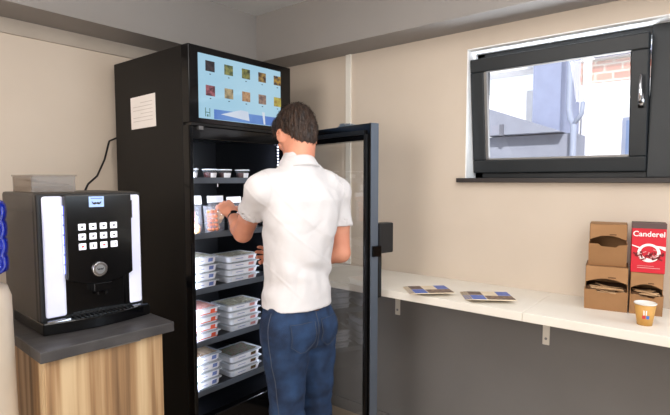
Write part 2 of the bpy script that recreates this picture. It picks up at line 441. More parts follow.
for k in range(22):
    x = rnd.uniform(-.045, .05); z = .064+rnd.uniform(-.012, .012); a = rnd.uniform(0, PI)
    box(bm, -.008, .008, -.0018, -.0014, -.0028, .0028, Matrix.Translation((x, 0, z)) @ Matrix.Rotation(a, 4, 'Y'))
obj('berry_print', bm, 'darkred', rb)
bm = bmesh.new()
for k in range(12):
    x = rnd.uniform(-.03, .03); z = .07+rnd.uniform(-.02, .02); a = rnd.uniform(0, PI)
    box(bm, -.006, .006, -.0022, -.0018, -.0016, .0016, Matrix.Translation((x, 0, z)) @ Matrix.Rotation(a, 4, 'Y'))
box(bm, -.035, .04, -.0015, -.001, .018, .0205); box(bm, -.035, .02, -.0015, -.001, .026, .0275)
obj('light_print', bm, 'pinkprint', rb)
# pale box at the very edge of the picture
# cup
cp = empty('paper_cup', (2.062, .222, .926)); tag(cp, 'small tan paper cup with white rim in front of the brown dispensers', 'cup')
bm = bmesh.new(); lathe(bm, [(.024, .0), (.0345, .078), (.0325, .078), (.023, .004)], n=40, cap1=True)
obj('cup_wall', bm, 'cup', cp, smooth=True)
bm = bmesh.new(); lathe(bm, [(.0343, .076), (.0362, .0775), (.0362, .0805), (.0342, .082), (.032, .08), (.0225, .006)], n=40, cap0=False)
obj('rim', bm, 'coffee', cp, smooth=True)
def on_cup(u, z, du, dz, m, nm):
    bm = bmesh.new(); n = 5; va = []
    for i in range(n+1):
        a = math.radians(189)+ (u+du*i/n)/.03
        for zz in (z, z+dz):
            r = .0245+(.0345-.0245)*zz/.078+.0005
            va.append(bm.verts.new((r*math.cos(a), r*math.sin(a), zz)))
    for i in range(n): bm.faces.new((va[2*i], va[2*i+2], va[2*i+3], va[2*i+1]))
    obj(nm, bm, m, cp)
on_cup(-.006, .040, .0035, .018, 'whiteprint', 'mark'); on_cup(.001, .040, .0035, .018, 'whiteprint', 'mark')
on_cup(-.010, .027, .011, .012, 'cupred', 'mark'); on_cup(.003, .027, .010, .012, 'cupblue', 'mark')

# ------------------------------------------------------------------ leaflets
def leaflet():
    r = empty('leaflet')
    w, d, t = .18, .15, .003
    obj('sheet', mb((-w/2, w/2, -d/2, d/2, 0, t)), 'leaf_cream', r)
    z = t+.0002
    def pr(nm, m, x0, x1, y0, y1): obj(nm, mb((x0, x1, y0, y1, t, z)), m, r)
    pr('photo_print', 'leaf_brown', -.089, -.030, .010, .074)
    pr('blue_print', 'leaf_blue', -.089, -.030, -.074, .006)
    pr('blue_print', 'leaf_blue', .034, .089, .0, .074)
    pr('photo_print', 'leaf_photo', -.026, .089, -.074, -.004)
    return r
def copy_tree(o, parent=None):
    c = o.copy(); COL.objects.link(c); c.parent = parent
    for ch in list(o.children): copy_tree(ch, c)
    return c
pl = leaflet()
first = True
ORD = ['lowest', 'second from the bottom', 'third from the bottom', 'fourth from the bottom', 'second from the top', 'topmost']
for nm, cx, cy, ang in (('nearer the fridge door', 2.03, 1.085, math.radians(-46)), ('nearer the brown boxes', 2.085, .822, math.radians(-56))):
    for k in range(6):
        o = pl if first else copy_tree(pl); first = False
        o.location = (cx-.008*(k-2.5), cy-.010*(k-2.5), .926+.0033*k); o.rotation_euler = (0, 0, ang+.015*(k % 2))
        tag(o, 'printed leaflet, %s in the pile %s' % (ORD[k], nm), 'leaflet', 'leaflets fanned on the white shelf')

# ------------------------------------------------------------------ fridge
FX, FR, FY, FB, FH = 1.316, 1.968, 1.915, 2.58, 2.062
DZ = 1.70
fr = empty('display_fridge', (FX, FY, 0)); tag(fr, 'tall black self-service fridge with a screen on top and open glass door', 'fridge')
def fp(name, bm, m, parent=None, **k):
    bmesh.ops.translate(bm, vec=(-FX, -FY, 0), verts=bm.verts[:]); return obj(name, bm, m, parent or fr, **k)
fp('side_panel', mb((FX, FX+.02, FY+.05, FB, .08, FH)), 'fridge_side', bevel=.002)
fp('side_panel', mb((FR-.02, FR, FY+.05, FB, .08, FH)), 'fridge_side', bevel=.002)
fp('back_panel', mb((FX+.02, FR-.02, FB-.02, FB, .08, FH)), 'black')
fp('top_panel', mb((FX+.02, FR-.02, FY+.05, FB-.02, FH-.02, FH)), 'fridge_side')
fp('front_frame', mb((FX, FX+.022, FY, FY+.05, .08, DZ), (FR-.035, FR, FY, FY+.05, .08, DZ), (FX+.022, FR-.035, FY+.005, FY+.05, .10, .30), (FX+.022, FR-.035, FY+.012, FY+.05, DZ-.06, DZ)), 'gloss', bevel=.004)
fp('liner', mb((FX+.02, FX+.024, FY+.05, FB-.02, .3, DZ), (FR-.035, FR-.02, FY+.05, FB-.02, .3, DZ), (FX+.024, FR-.035, FB-.05, FB-.02, .3, DZ),
               (FX+.024, FR-.035, FY+.05, FB-.05, .28, .3), (FX+.024, FR-.035, FY+.05, FB-.05, DZ-.02, DZ)), 'inner')
fp('plinth', mb((FX+.03, FR-.03, FY+.04, FB-.03, 0, .08)), 'black')
fp('hinge', mb((FX+.05, FX+.075, FY-.004, FY+.02, DZ-.018, DZ-.002)), 'steel')
SH_Z = [1.462, 1.197, .93, .672, .427]
IX0, IX1, IY0, IY1 = FX+.025, FR-.037, FY+.045, FB-.06
for z in SH_Z:
    s_ = fp('shelf', mb((IX0, IX1, IY0, IY1, z-.018, z-.012)), 'inner')
    fp('shelf_edge', mb((IX0, IX1, IY0-.005, IY0, z-.028, z)), 'shelf_metal', s_)
    if z > 1.3:
        fp('price_clip', mb((1.498, 1.5015, IY0-.007, IY0-.005, z-.045, z-.030)), 'tray_label', s_)
# LED strips: row of small diodes on each front jamb, plus their lamps
for sx, xw, oy in ((-1, IX1, 0), (1, IX0, .26)):
    def bx2(d0, d1, *rest): return (min(xw+sx*d0, xw+sx*d1), max(xw+sx*d0, xw+sx*d1))+rest
    s_ = fp('led_strip', mb(bx2(.001, .006, IY0+oy, IY0+oy+.014, .34, DZ-.03)), 'dark_plastic')
    bm = bmesh.new(); z = .36
    while z < DZ-.04:
        box(bm, *bx2(.006, .009, IY0+oy+.003, IY0+oy+.010, z, z+.006)); z += .0165
    fp('diode_row', bm, 'led', s_)
# head unit with screen
hd = fp('screen_housing', mb((FX, FR, FY-.005, FY+.05, DZ+.012, FH)), 'gloss', bevel=.003)
fp('screen_housing_seam', mb((FX+.01, FR-.01, FY+.0, FY+.05, DZ, DZ+.012)), 'black', hd)
SX0, SX1, SZ0, SZ1 = 1.366, 1.890, 1.735, 2.030
ys = FY-.0055
def screen_mat():
    m = bpy.data.materials.new('screen_glow'); m.use_nodes = True
    nt = m.node_tree; N = nt.nodes; L = nt.links; b = N['Principled BSDF']
    tc = N.new('ShaderNodeTexCoord'); nz = N.new('ShaderNodeTexNoise'); nz.inputs['Scale'].default_value = 3
    cr = N.new('ShaderNodeValToRGB'); cr.color_ramp.elements[0].color = (*lin((150, 196, 222)), 1); cr.color_ramp.elements[1].color = (*lin((176, 212, 228)), 1)
    L.new(tc.outputs['Object'], nz.inputs['Vector']); L.new(nz.outputs[0], cr.inputs[0])
    b.inputs['Base Color'].default_value = (.01, .01, .012, 1); b.inputs['Roughness'].default_value = .08
    L.new(cr.outputs[0], b.inputs['Emission Color']); b.inputs['Emission Strength'].default_value = .95
    return m
M['screen'] = screen_mat()
def emat(n, a, b_, s=40):
    m = mat(n, a, .2, rgb2=b_, scale=s, emit=.01); nt = m.node_tree
    cr = [x for x in nt.nodes if x.type == 'VALTORGB'][0]; p = nt.nodes['Principled BSDF']
    nt.links.new(cr.outputs[0], p.inputs['Emission Color']); p.inputs['Emission Strength'].default_value = .8
    for l in list(p.inputs['Base Color'].links): nt.links.remove(l)
    p.inputs['Base Color'].default_value = (.01, .01, .01, 1)
    return m
scr = fp('screen', mb((SX0, SX1, ys-.001, ys, SZ0, SZ1)), 'screen')
cols = [((70, 60, 64), (30, 30, 40)), ((150, 150, 90), (60, 80, 60)), ((140, 140, 80), (50, 60, 50)), ((170, 140, 80), (60, 40, 40)), ((190, 150, 60), (50, 40, 60)),
        ((190, 110, 120), (90, 50, 60)), ((190, 170, 130), (120, 110, 90)), ((200, 160, 120), (150, 110, 80)), ((180, 150, 130), (110, 90, 90)), ((200, 190, 90), (160, 130, 60))]
for i, (a, b_) in enumerate(cols):
    r, c = divmod(i, 5)
    x = SX0+.040+c*.1085; z = SZ1-.052-r*.112
    fp('picture', mb((x, x+.052, ys-.0018, ys-.001, z-.024, z+.024)), emat('picture_%d' % i, a, b_, 60), scr)
    fp('caption', mb((x+.022, x+.030, ys-.0018, ys-.001, z-.038, z-.034)), 'ink', scr)
fp('banner', mb((SX0+.085, SX1, ys-.0016, ys-.001, SZ0+.002, SZ0+.048)), emat('banner_blue', (86, 130, 210), (120, 165, 225), 5), scr)
M['reflection_white'] = emat('reflection_pale', (232, 240, 250), (214, 226, 244), 5)
bm = bmesh.new(); prism(bm, [(1.49, SZ0+.028), (1.61, SZ0+.060), (1.66, SZ0+.058), (1.668, SZ0+.012)], 'y', ys-.0022, ys-.0016)  # pale patches painted over the banner as reflections on the screen
fp('painted_reflection', bm, 'reflection_white', scr); bm = bmesh.new()
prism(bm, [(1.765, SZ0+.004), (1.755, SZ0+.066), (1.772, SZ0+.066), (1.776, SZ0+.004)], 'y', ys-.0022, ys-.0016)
fp('painted_reflection', bm, 'reflection_white', scr)
M['greenmark'] = emat('green_mark', (60, 110, 90), (60, 110, 90), 5)
fp('menu_mark', mb((SX0+.035, SX0+.038, ys-.002, ys-.001, SZ0+.01, SZ0+.05), (SX0+.035, SX0+.062, ys-.002, ys-.001, SZ0+.028, SZ0+.031), (SX0+.059, SX0+.062, ys-.002, ys-.001, SZ0+.01, SZ0+.05),
                   (SX0+.045, SX0+.052, ys-.002, ys-.001, SZ0+.01, SZ0+.02)), 'greenmark', scr)
# door, opened about ninety degrees, hinged on the right
def _dg():
    bm = bmesh.new(); bm.faces.new([bm.verts.new(p) for p in ((.05, T*.35, D0+.08), (DW-.04, T*.35, D0+.08), (DW-.04, T*.35, D1-.065), (.05, T*.35, D1-.065))]); return bm
dr = empty('door', (FR-FX-.005, -.012, 0)); dr.parent = fr
ang = math.atan2(1.29-1.903, 1.812-1.96)      # direction from the hinge to the free edge
DW = .66; D0, D1 = .10, 1.705
# local x: from hinge to free edge; local -y... outer face towards +x of the room
dr.rotation_euler = (0, 0, ang)
T = .05
obj('door_frame', mb((0, DW, 0, T, D1-.075, D1), (0, DW, 0, T, D0, D0+.09), (0, .055, 0, T, D0+.09, D1-.075), (DW-.048, DW, 0, T, D0+.09, D1-.075)), 'gloss', dr, bevel=.003)
obj('edge_profile', mb((DW, DW+.003, .003, T-.002, D0, D1)), 'shelf_metal', dr)
obj('glass', _dg(), 'door_glass', dr)
obj('gasket', mb((.03, DW-.03, -.012, 0, D1-.05, D1-.03), (.03, DW-.03, -.012, 0, D0+.03, D0+.05), (.02, .035, -.012, 0, D0+.05, D1-.05), (DW-.03, DW-.015, -.012, 0, D0+.05, D1-.05)), 'black', dr)
obj('lock_box', mb((DW-.04, DW+.012, T, T+.088, 1.112, 1.252)), 'dark_plastic', dr, bevel=.006)
obj('lock_catch', mb((DW-.02, DW+.014, T*.2, T+.012, 1.10, 1.15)), 'gloss', dr, bevel=.003)
bm = mb((DW-.03, DW+.004, T, T+.022, .905, 1.105)); hb = obj('handle', bm, 'black', dr, bevel=.004)
obj('grip_slot', mb((DW+.0042, DW+.005, T+.006, T+.014, .93, 1.07)), 'frame', hb)
bm = mb((DW*.62, DW*.80, .012, .03, D1, D1+.006), (DW*.64, DW*.70, .01, .035, D1+.006, D1+.016), (DW*.72, DW*.76, .012, .03, D1+.006, D1+.012)); obj('closer_bracket', bm, 'steel', dr)
# paper notice on the side
pn = obj('paper_notice', mb((-.002, -.0005, -.115, .115, -.08, .08)), 'paper'); pn.location = (FX, 2.300, 1.79); pn.rotation_euler = (math.radians(-1), 0, 0)
tag(pn, 'sheet of printed white paper stuck on the black fridge side', 'notice')
bm = bmesh.new()
for k in range(6): box(bm, -.003, -.002, -.09, .09 if k % 3 else .02, .045-k*.018, .048-k*.018)
obj('print_lines', bm, 'paper_line', pn)

# ------------------------------------------------------------------ goods in the fridge
def tray_proto(w, d, food, strip, sm, h=.038):
    r = empty('meal_tray')
    bm = bmesh.new(); loft(bm, [(w*.86, d*.84, .02, 0), (w*.93, d*.92, .024, h*.84), (w, d, .018, h*.86), (w, d, .018, h*.93), (w*.95, d*.94, .02, h*.93)], cap1=True)
    obj('tray_body', bm, 'plastic', r, smooth=False, bevel=.0008)
    bm = bmesh.new(); loft(bm, [(w*.98, d*.98, .018, h*.93), (w*.97, d*.97, .018, h*.97), (w*.86, d*.84, .02, h), (w*.84, d*.82, .02, h)])
    obj('lid', bm, 'lid', r)
    bm = bmesh.new()
    rnd = random.Random(int(w*1e4))
    nx, ny = 9, 7; g = [[bm.verts.new(((i/nx-.5)*w*.8, (j/ny-.5)*d*.78, h*.935+rnd.uniform(0, .0028))) for j in range(ny+1)] for i in range(nx+1)]
    for i in range(nx):
        for j in range(ny): bm.faces.new((g[i][j], g[i+1][j], g[i+1][j+1], g[i][j+1]))
    obj('food', bm, food, r)
    s_ = .45
    def fy(z): return -(d*.84+(d*.92-d*.84)*z/(h*.84))/2-.0008
    def strp(nm, m, x0, x1, z0, z1, off=0):
        bm = bmesh.new(); vs = [bm.verts.new((x, fy(z)-off, z)) for x, z in ((x0, z0), (x1, z0), (x1, z1), (x0, z1))]; bm.faces.new(vs); obj(nm, bm, m, r)
    strp('label_strip', 'tray_label', -w*.36, w*.38, .006, h*.80)
    strp('label_print', sm, w*.14, w*.30, .010, h*.74, .0006)
    if strip: strp('label_edge', strip, -w*.36, w*.38, .006, .011, .0008)
    else: strp('label_edge', 'blueprint', -w*.25, -w*.02, .016, .019, .0008)
    return r
NM = ['bottom', 'second', 'third', 'top', 'fifth']
def stack(n, h, loc, w, d, food, strip, sm, where, look):
    proto = None
    for k in range(n):
        o = proto or tray_proto(w, d, food, strip, sm, h)
        if proto: o = copy_tree(proto)
        else: proto = o
        o.location = (loc[0]+random.uniform(-.002, .002), loc[1]+random.uniform(-.002, .002), loc[2]+(h+.001)*k); o.rotation_euler = (0, 0, random.uniform(-.02, .02))
        nmk = ['bottom', 'second from bottom', 'third from bottom' if n > 3 else 'top', 'top' if n == 4 else 'fourth from bottom', 'top'][k]
        tag(o, '%s, %s in %s' % (look, nmk, where), 'food tray', 'food trays stacked in the fridge')
yf = IY0+.012
z = SH_Z[2]-.011
stack(4, .0385, (1.435, yf+.10, z), .170, .20, 'palefood', None, 'blueprint', 'left stack, third shelf', 'clear food tray')
stack(4, .034, (1.680, yf+.085, z), .222, .17, 'palefood', None, 'pinkprint', 'right stack, third shelf', 'clear food tray with printed label')
z = SH_Z[3]-.011
stack(4, .039, (1.440, yf+.10, z), .170, .20, 'pinkfood', 'orange', 'orange', 'left stack, fourth shelf', 'food tray with an orange label')
stack(4, .034, (1.688, yf+.085, z), .222, .17, 'palefood', None, 'pinkprint', 'right stack, fourth shelf', 'white food tray')
z = SH_Z[4]-.011
stack(4, .041, (1.446, yf+.10, z), .170, .20, 'brownfood', None, 'blueprint', 'left stack, fifth shelf', 'food tray of brown skewers')
stack(3, .038, (1.690, yf+.085, z), .222, .17, 'greenfood', None, 'greenfood', 'right stack, fifth shelf', 'clear tray of green salad')
# tubs on the top shelf
def tub():
    r = empty('dessert_tub')
    bm = bmesh.new(); lathe(bm, [(.027, 0), (.036, .046), (.0375, .047), (.0375, .050), (.034, .050)], n=28); obj('tub', bm, 'lid', r, smooth=True)
    bm = bmesh.new(); lathe(bm, [(.0255, .002), (.0315, .036)], n=24); obj('filling', bm, 'darkfood', r, smooth=True)
    bm = bmesh.new(); lathe(bm, [(.0378, .048), (.0378, .052), (.034, .053)], n=28, cap0=False); obj('lid', bm, 'plastic', r)
    bm = bmesh.new(); va = []
    for i in range(8):
        a = math.radians(232+i*11)
        for zz in (.006, .034):
            rr = .027+.009*zz/.046+.0008; va.append(bm.verts.new((rr*math.cos(a), rr*math.sin(a), zz)))
    for i in range(7): bm.faces.new((va[2*i], va[2*i+2], va[2*i+3], va[2*i+1]))
    obj('label', bm, 'tray_label', r)
    return r
tp = None
for i, (x, lb) in enumerate(((1.378, 'first from the left'), (1.49, 'second from the left'), (1.58, 'third from the left'), (1.695, 'fourth from the left'))):
    o = tp or tub(); 
    if tp: o = copy_tree(tp)
    tp = tp or o
    o.location = (x, IY0+.042, SH_Z[0]-.011); o.rotation_euler = (0, 0, [.1, .15, -.1, .2][i])
    tag(o, 'clear dessert tub with white label on the top fridge shelf, %s' % lb, 'tub', 'dessert tubs on the top shelf')
# pouches on the second shelf
def pouch(loc, rz, tilt, w, h, head, food, label, lumps):
    r = empty('snack_pouch', loc, rz); r.rotation_euler = (tilt, 0, rz)
    tag(r, label, 'snack pouch', 'snack pouches on the second shelf')
    bm = bmesh.new(); n, k = 12, 12; front = []; back = []
    for s in (-1, 1):
        g = []
        for j in range(k+1):
            row = []
            for i in range(n+1):
                u = i/n*2-1; v = j/k
                bul = (1-u**4)*math.sin(PI*min(1, v*.9+.1))**.6*.030
                cr = noise.noise(Vector((u*3+loc[0]*30, v*4, s*2)))*.010
                row.append(bm.verts.new((u*w/2*(1-.06*math.sin(PI*v)), s*(bul+.001)+cr*(1-u*u), v*h)))
            g.append(row)
        for j in range(k):
            for i in range(n): bm.faces.new((g[j][i], g[j][i+1], g[j+1][i+1], g[j+1][i]))
    bmesh.ops.remove_doubles(bm, verts=bm.verts[:], dist=.0021)
    obj('bag', bm, 'bag', r, smooth=True)
    if head: obj('header_card', mb((-w/2, w/2, -.004, .003, h-.005, h+head)), 'tray_label', r)
    bm = bmesh.new(); rnd = random.Random(int(loc[0]*1e4))
    if lumps == 'rows':
        for a in range(3):
            for b in range(5):
                mt = Matrix.Translation(((a-1)*w*.22, -.012, h*.12+b*h*.16)) @ Matrix.Diagonal((.011, .009, .010, 1))
                bmesh.ops.create_icosphere(bm, subdivisions=2, radius=1, matrix=mt)
    else:
        for q in range(14):
            mt = Matrix.Translation((rnd.uniform(-.3, .3)*w, rnd.uniform(-.012, .008), h*rnd.uniform(.12, .7))) @ Matrix.Rotation(rnd.uniform(0, 3), 4, 'Y') @ Matrix.Diagonal((.020, .008, .012, 1))
            bmesh.ops.create_icosphere(bm, subdivisions=2, radius=1, matrix=mt)
    obj('snacks', bm, food, r, smooth=True)
zs = SH_Z[1]-.009
pouch((1.392, IY0+.19, zs), .05, -.06, .075, .20, .03, 'pinkfood', 'tall clear pouch with white top leaning in the left corner of second shelf', '')
pouch((1.392, IY0+.048, zs), .1, -.05, .080, .085, 0, 'bread', 'low clear pouch of bread rolls at front left of second shelf', '')
pouch((1.455, IY0+.12, zs), -.05, -.12, .095, .145, .038, 'pinkfood', 'clear pouch of pink ham with white header left of the waffle pouch', '')
pouch((1.500, IY0+.042, zs), -.25, -.12, .085, .135, 0, 'sausage', 'clear pouch of orange waffles tilted at front of second shelf', 'rows')
pouch((1.585, IY0+.12, zs), .02, -.05, .10, .150, .030, 'bread', 'clear pouch with white header card behind the reaching hand', '')
pouch((1.690, IY0+.10, zs), .02, -.05, .095, .145, .028, 'pinkfood', 'clear pouch with white header card right of the reaching hand', '')
pouch((1.800, IY0+.10, zs), .02, -.05, .10, .14, .028, 'bread', 'clear pouch with white header at the right end of second shelf', '')

# ------------------------------------------------------------------ coffee corner
cb = empty('base_cabinet', (.6, 1.7, 0), math.radians(-3)); tag(cb, 'wood-grain base cabinet with dark worktop under the coffee machine', 'cabinet')
def cpart(name, bm, m, parent=cb, **k):
    bmesh.ops.translate(bm, vec=(-.6, -1.7, 0), verts=bm.verts[:]); return obj(name, bm, m, parent, **k)
cpart('worktop', mb((.590, 1.058, 1.685, 2.42, .862, .9)), 'worktop', bevel=.003)
cpart('carcass', mb((.608, 1.022, 1.735, 2.40, .08, .862)), 'wood')
dd = cpart('cabinet_door', mb((.609, 1.021, 1.712, 1.734, .085, .858)), 'wood', bevel=.001)
cpart('pull_strip', mb((.80, .93, 1.704, 1.722, .852, .860)), 'steel', dd)
cpart('plinth', mb((.63, 1.005, 1.77, 2.38, 0, .08)), 'black')

cm = empty('coffee_machine', (.862, 1.87, .9), math.radians(-2.5)); tag(cm, 'black bean-to-cup coffee machine with lit white sides on the worktop', 'coffee machine')
def mp_(name, bm, m, parent=cm, **k):
    bmesh.ops.translate(bm, vec=(-.86, -1.87, -.9), verts=bm.verts[:]); return obj(name, bm, m, parent, **k)
MX0, MX1, MY, MZ = .662, 1.046, 1.872, 1.404
mp_('body', mb((MX0, MX1, MY+.03, 2.27, .93, MZ)), 'machine', bevel=.010)
mp_('side_seam', mb((MX0-.0015, MX0+.002, MY+.04, 2.265, 1.335, 1.338)), 'dark_plastic')
mp_('front_surround', mb((MX0+.002, MX1-.002, MY+.004, MY+.034, .93, MZ-.004)), 'dark_plastic', bevel=.006)
mp_('light_panel', mb((MX0+.016, MX0+.086, MY-.012, MY+.006, .955, MZ-.012)), 'lightpanel', bevel=.010)
mp_('light_panel', mb((MX1-.066, MX1-.012, MY-.012, MY+.006, .955, MZ-.012)), 'lightpanel', bevel=.010)
bm = bmesh.new(); px0, px1 = MX0+.082, MX1-.060
pts = [(px0, MZ-.008), (px1, MZ-.008), (px1, 1.09)]
for i in range(1, 12): 
    u = i/12; pts.append((px1+(px0-px1)*u, 1.09-.03*math.sin(PI*u)**.7))
pts.append((px0, 1.09)); prism(bm, pts, 'y', MY-.035, MY+.006)
cp_ = mp_('control_panel', bm, 'gloss', bevel=.004)
for x in (px0-.002, px1-.004):
    bm = bmesh.new(); z = 1.11
    while z < 1.36: box(bm, x, x+.006, MY-.014, MY-.010, z, z+.030); z += .036
    mp_('led_row', bm, 'ledblue', cp_)
mp_('side_vent', mb((px1+.006, px1+.013, MY-.014, MY-.011, 1.30, 1.37)), 'dark_plastic', cp_)
y = MY-.035
disp = mp_('display', mb((.826, .880, y-.002, y, 1.350, 1.389)), 'lcd', cp_)
def moustache(s, cx, cz, y, nm, m, par):
    bm = bmesh.new()
    for k in (-1, 1):
        P = [(0, .15), (.25, .35), (.55, .2), (.8, .25), (1.1, .65), (1.0, .1), (.7, -.2), (.35, -.25), (0, -.05)]
        prism(bm, [(cx+k*s*a, cz+s*b) for a, b in P], 'y', y-.0008, y)
    mp_(nm, bm, m, par)
moustache(.016, .853, 1.363, y-.002, 'moustache_logo', 'ink', disp)
mp_('menu_line', mb((.832, .874, y-.0028, y-.002, 1.380, 1.383)), 'blueprint', disp)
for r in range(3):
    for c in range(4):
        x = .785+c*.0385; z = 1.290-r*.036
        bt = mp_('button', mb((x, x+.026, y-.004, y, z-.024, z)), 'button', cp_, bevel=.002)
        bm = bmesh.new(); mk = (r*4+c)
        cx, cz = x+.013, z-.012
        if mk in (9,): box(bm, cx-.002, cx+.002, y-.0048, y-.004, cz-.006, cz+.005)
        elif mk == 11: box(bm, cx+.002, cx+.0045, y-.0048, y-.004, cz-.005, cz+.005)
        else:
            box(bm, cx-.004, cx+.003, y-.0048, y-.004, cz-.003, cz+.003); box(bm, cx+.003, cx+.0055, y-.0048, y-.004, cz-.001, cz+.002)
        mp_('cup_symbol', bm, 'red_ink' if mk in (8, 10) else 'ink', bt)
bm = bmesh.new(); cx, cz = .856, 1.116
cyl(bm, (cx, y-.010, cz), (cx, y, cz), .027, .030, n=32)
bd = mp_('badge', bm, 'chrome', cp_, smooth=False, bevel=.002)
bm = bmesh.new(); cyl(bm, (cx, y-.0108, cz), (cx, y-.010, cz), .017, n=28); mp_('badge_face', bm, 'steel', bd)
moustache(.011, cx, cz, y-.0108, 'moustache_logo', 'ink', bd)
# dispensing niche
mp_('niche', mb((px0, px0+.02, MY-.008, MY+.004, .955, 1.09), (px1-.02, px1, MY-.008, MY+.004, .955, 1.09), (px0+.02, px1-.02, MY+.0, MY+.004, .955, 1.09)), 'gloss')
bm = mb((.835, .905, MY-.034, MY, 1.03, 1.062)); cyl(bm, (.855, MY-.02, 1.012), (.855, MY-.02, 1.03), .006); cyl(bm, (.885, MY-.02, 1.012), (.885, MY-.02, 1.03), .006)
mp_('spout', bm, 'gloss', bevel=.003)
bm = bmesh.new()
prism(bm, [(MX0-.002, MY+.30), (MX0-.002, MY-.03)]+[(MX0-.002+(MX1-MX0+.012)*i/12, MY-.03-.03*math.sin(PI*i/12)) for i in range(1, 12)]+[(MX1+.010, MY-.03), (MX1+.010, MY+.30)], 'z', .901, .945)
dt = mp_('drip_tray', bm, 'gloss', bevel=.004)
mp_('tray_trim', mb((MX0+.012, MX0+.088, MY-.034, MY-.014, .945, .950), (MX1-.062, MX1-.004, MY-.036, MY-.014, .945, .950)), 'chrome', dt)
bm = bmesh.new()
for i in range(13): box(bm, px0+.02+i*.016, px0+.026+i*.016, MY-.045, MY-.004, .945, .948)
mp_('grille', bm, 'dark_plastic', dt)
# hopper
hp = mp_('bean_hopper', mb((.684, .838, 1.985, 2.20, MZ, MZ+.004), (.684, .688, 1.985, 2.20, MZ, MZ+.060), (.834, .838, 1.985, 2.20, MZ, MZ+.060), (.684, .838, 1.985, 1.989, MZ, MZ+.060), (.684, .838, 2.196, 2.20, MZ, MZ+.060)), 'hopper', bevel=.001)
mp_('hopper_lid', mb((.680, .842, 1.981, 2.204, MZ+.060, MZ+.066)), 'hopper', hp, bevel=.002)
bm = bmesh.new(); rnd = random.Random(2)
g = [[bm.verts.new((.689+.144*i/14, 1.991+.203*j/14, MZ+.046-.022*(i/14)+rnd.uniform(0, .005))) for j in range(15)] for i in range(15)]
for i in range(14):
    for j in range(14): bm.faces.new((g[i][j], g[i+1][j], g[i+1][j+1], g[i][j+1]))
box(bm, .689, .833, 1.991, 2.194, MZ+.005, MZ+.022)
b_ = mp_('coffee_beans', bm, 'beans', hp); b_['kind'] = 'stuff'
# cable
bm = bmesh.new(); tube(bm, [(1.00, 2.28, 1.38), (1.06, 2.36, 1.43), (1.17, 2.50, 1.47), (1.26, 2.60, 1.56), (1.30, 2.625, 1.66), (1.34, 2.615, 1.68)], .005)
tag(obj('power_cable', bm, 'cable', smooth=True), 'black cable hanging between the coffee machine and the fridge', 'cable')

# ------------------------------------------------------------------ water cooler
wc = empty('water_cooler', (.405, 1.875, 0)); tag(wc, 'cream water cooler with blue bottle at the left picture edge', 'water cooler')
bm = bmesh.new(); lathe(bm, [(.175, 0), (.178, .02), (.17, .5), (.165, 1.07), (.155, 1.105), (.09, 1.125)], n=48); obj('cooler_body', bm, 'cooler', wc, smooth=True)
bm = bmesh.new()
prof = [(.05, 1.10), (.08, 1.125), (.142, 1.15)]
z = 1.16
for k in range(4):
    prof += [(.160, z), (.162, z+.02), (.160, z+.042), (.156, z+.05)]; z += .056
prof += [(.150, z), (.11, z+.02), (.06, z+.022)]
lathe(bm, prof, n=48); obj('water_bottle', bm, 'bottle', wc, smooth=True)
obj('tap', mb((-.01, .01, -.21, -.17, .88, .93)), 'cupblue', wc, bevel=.003)

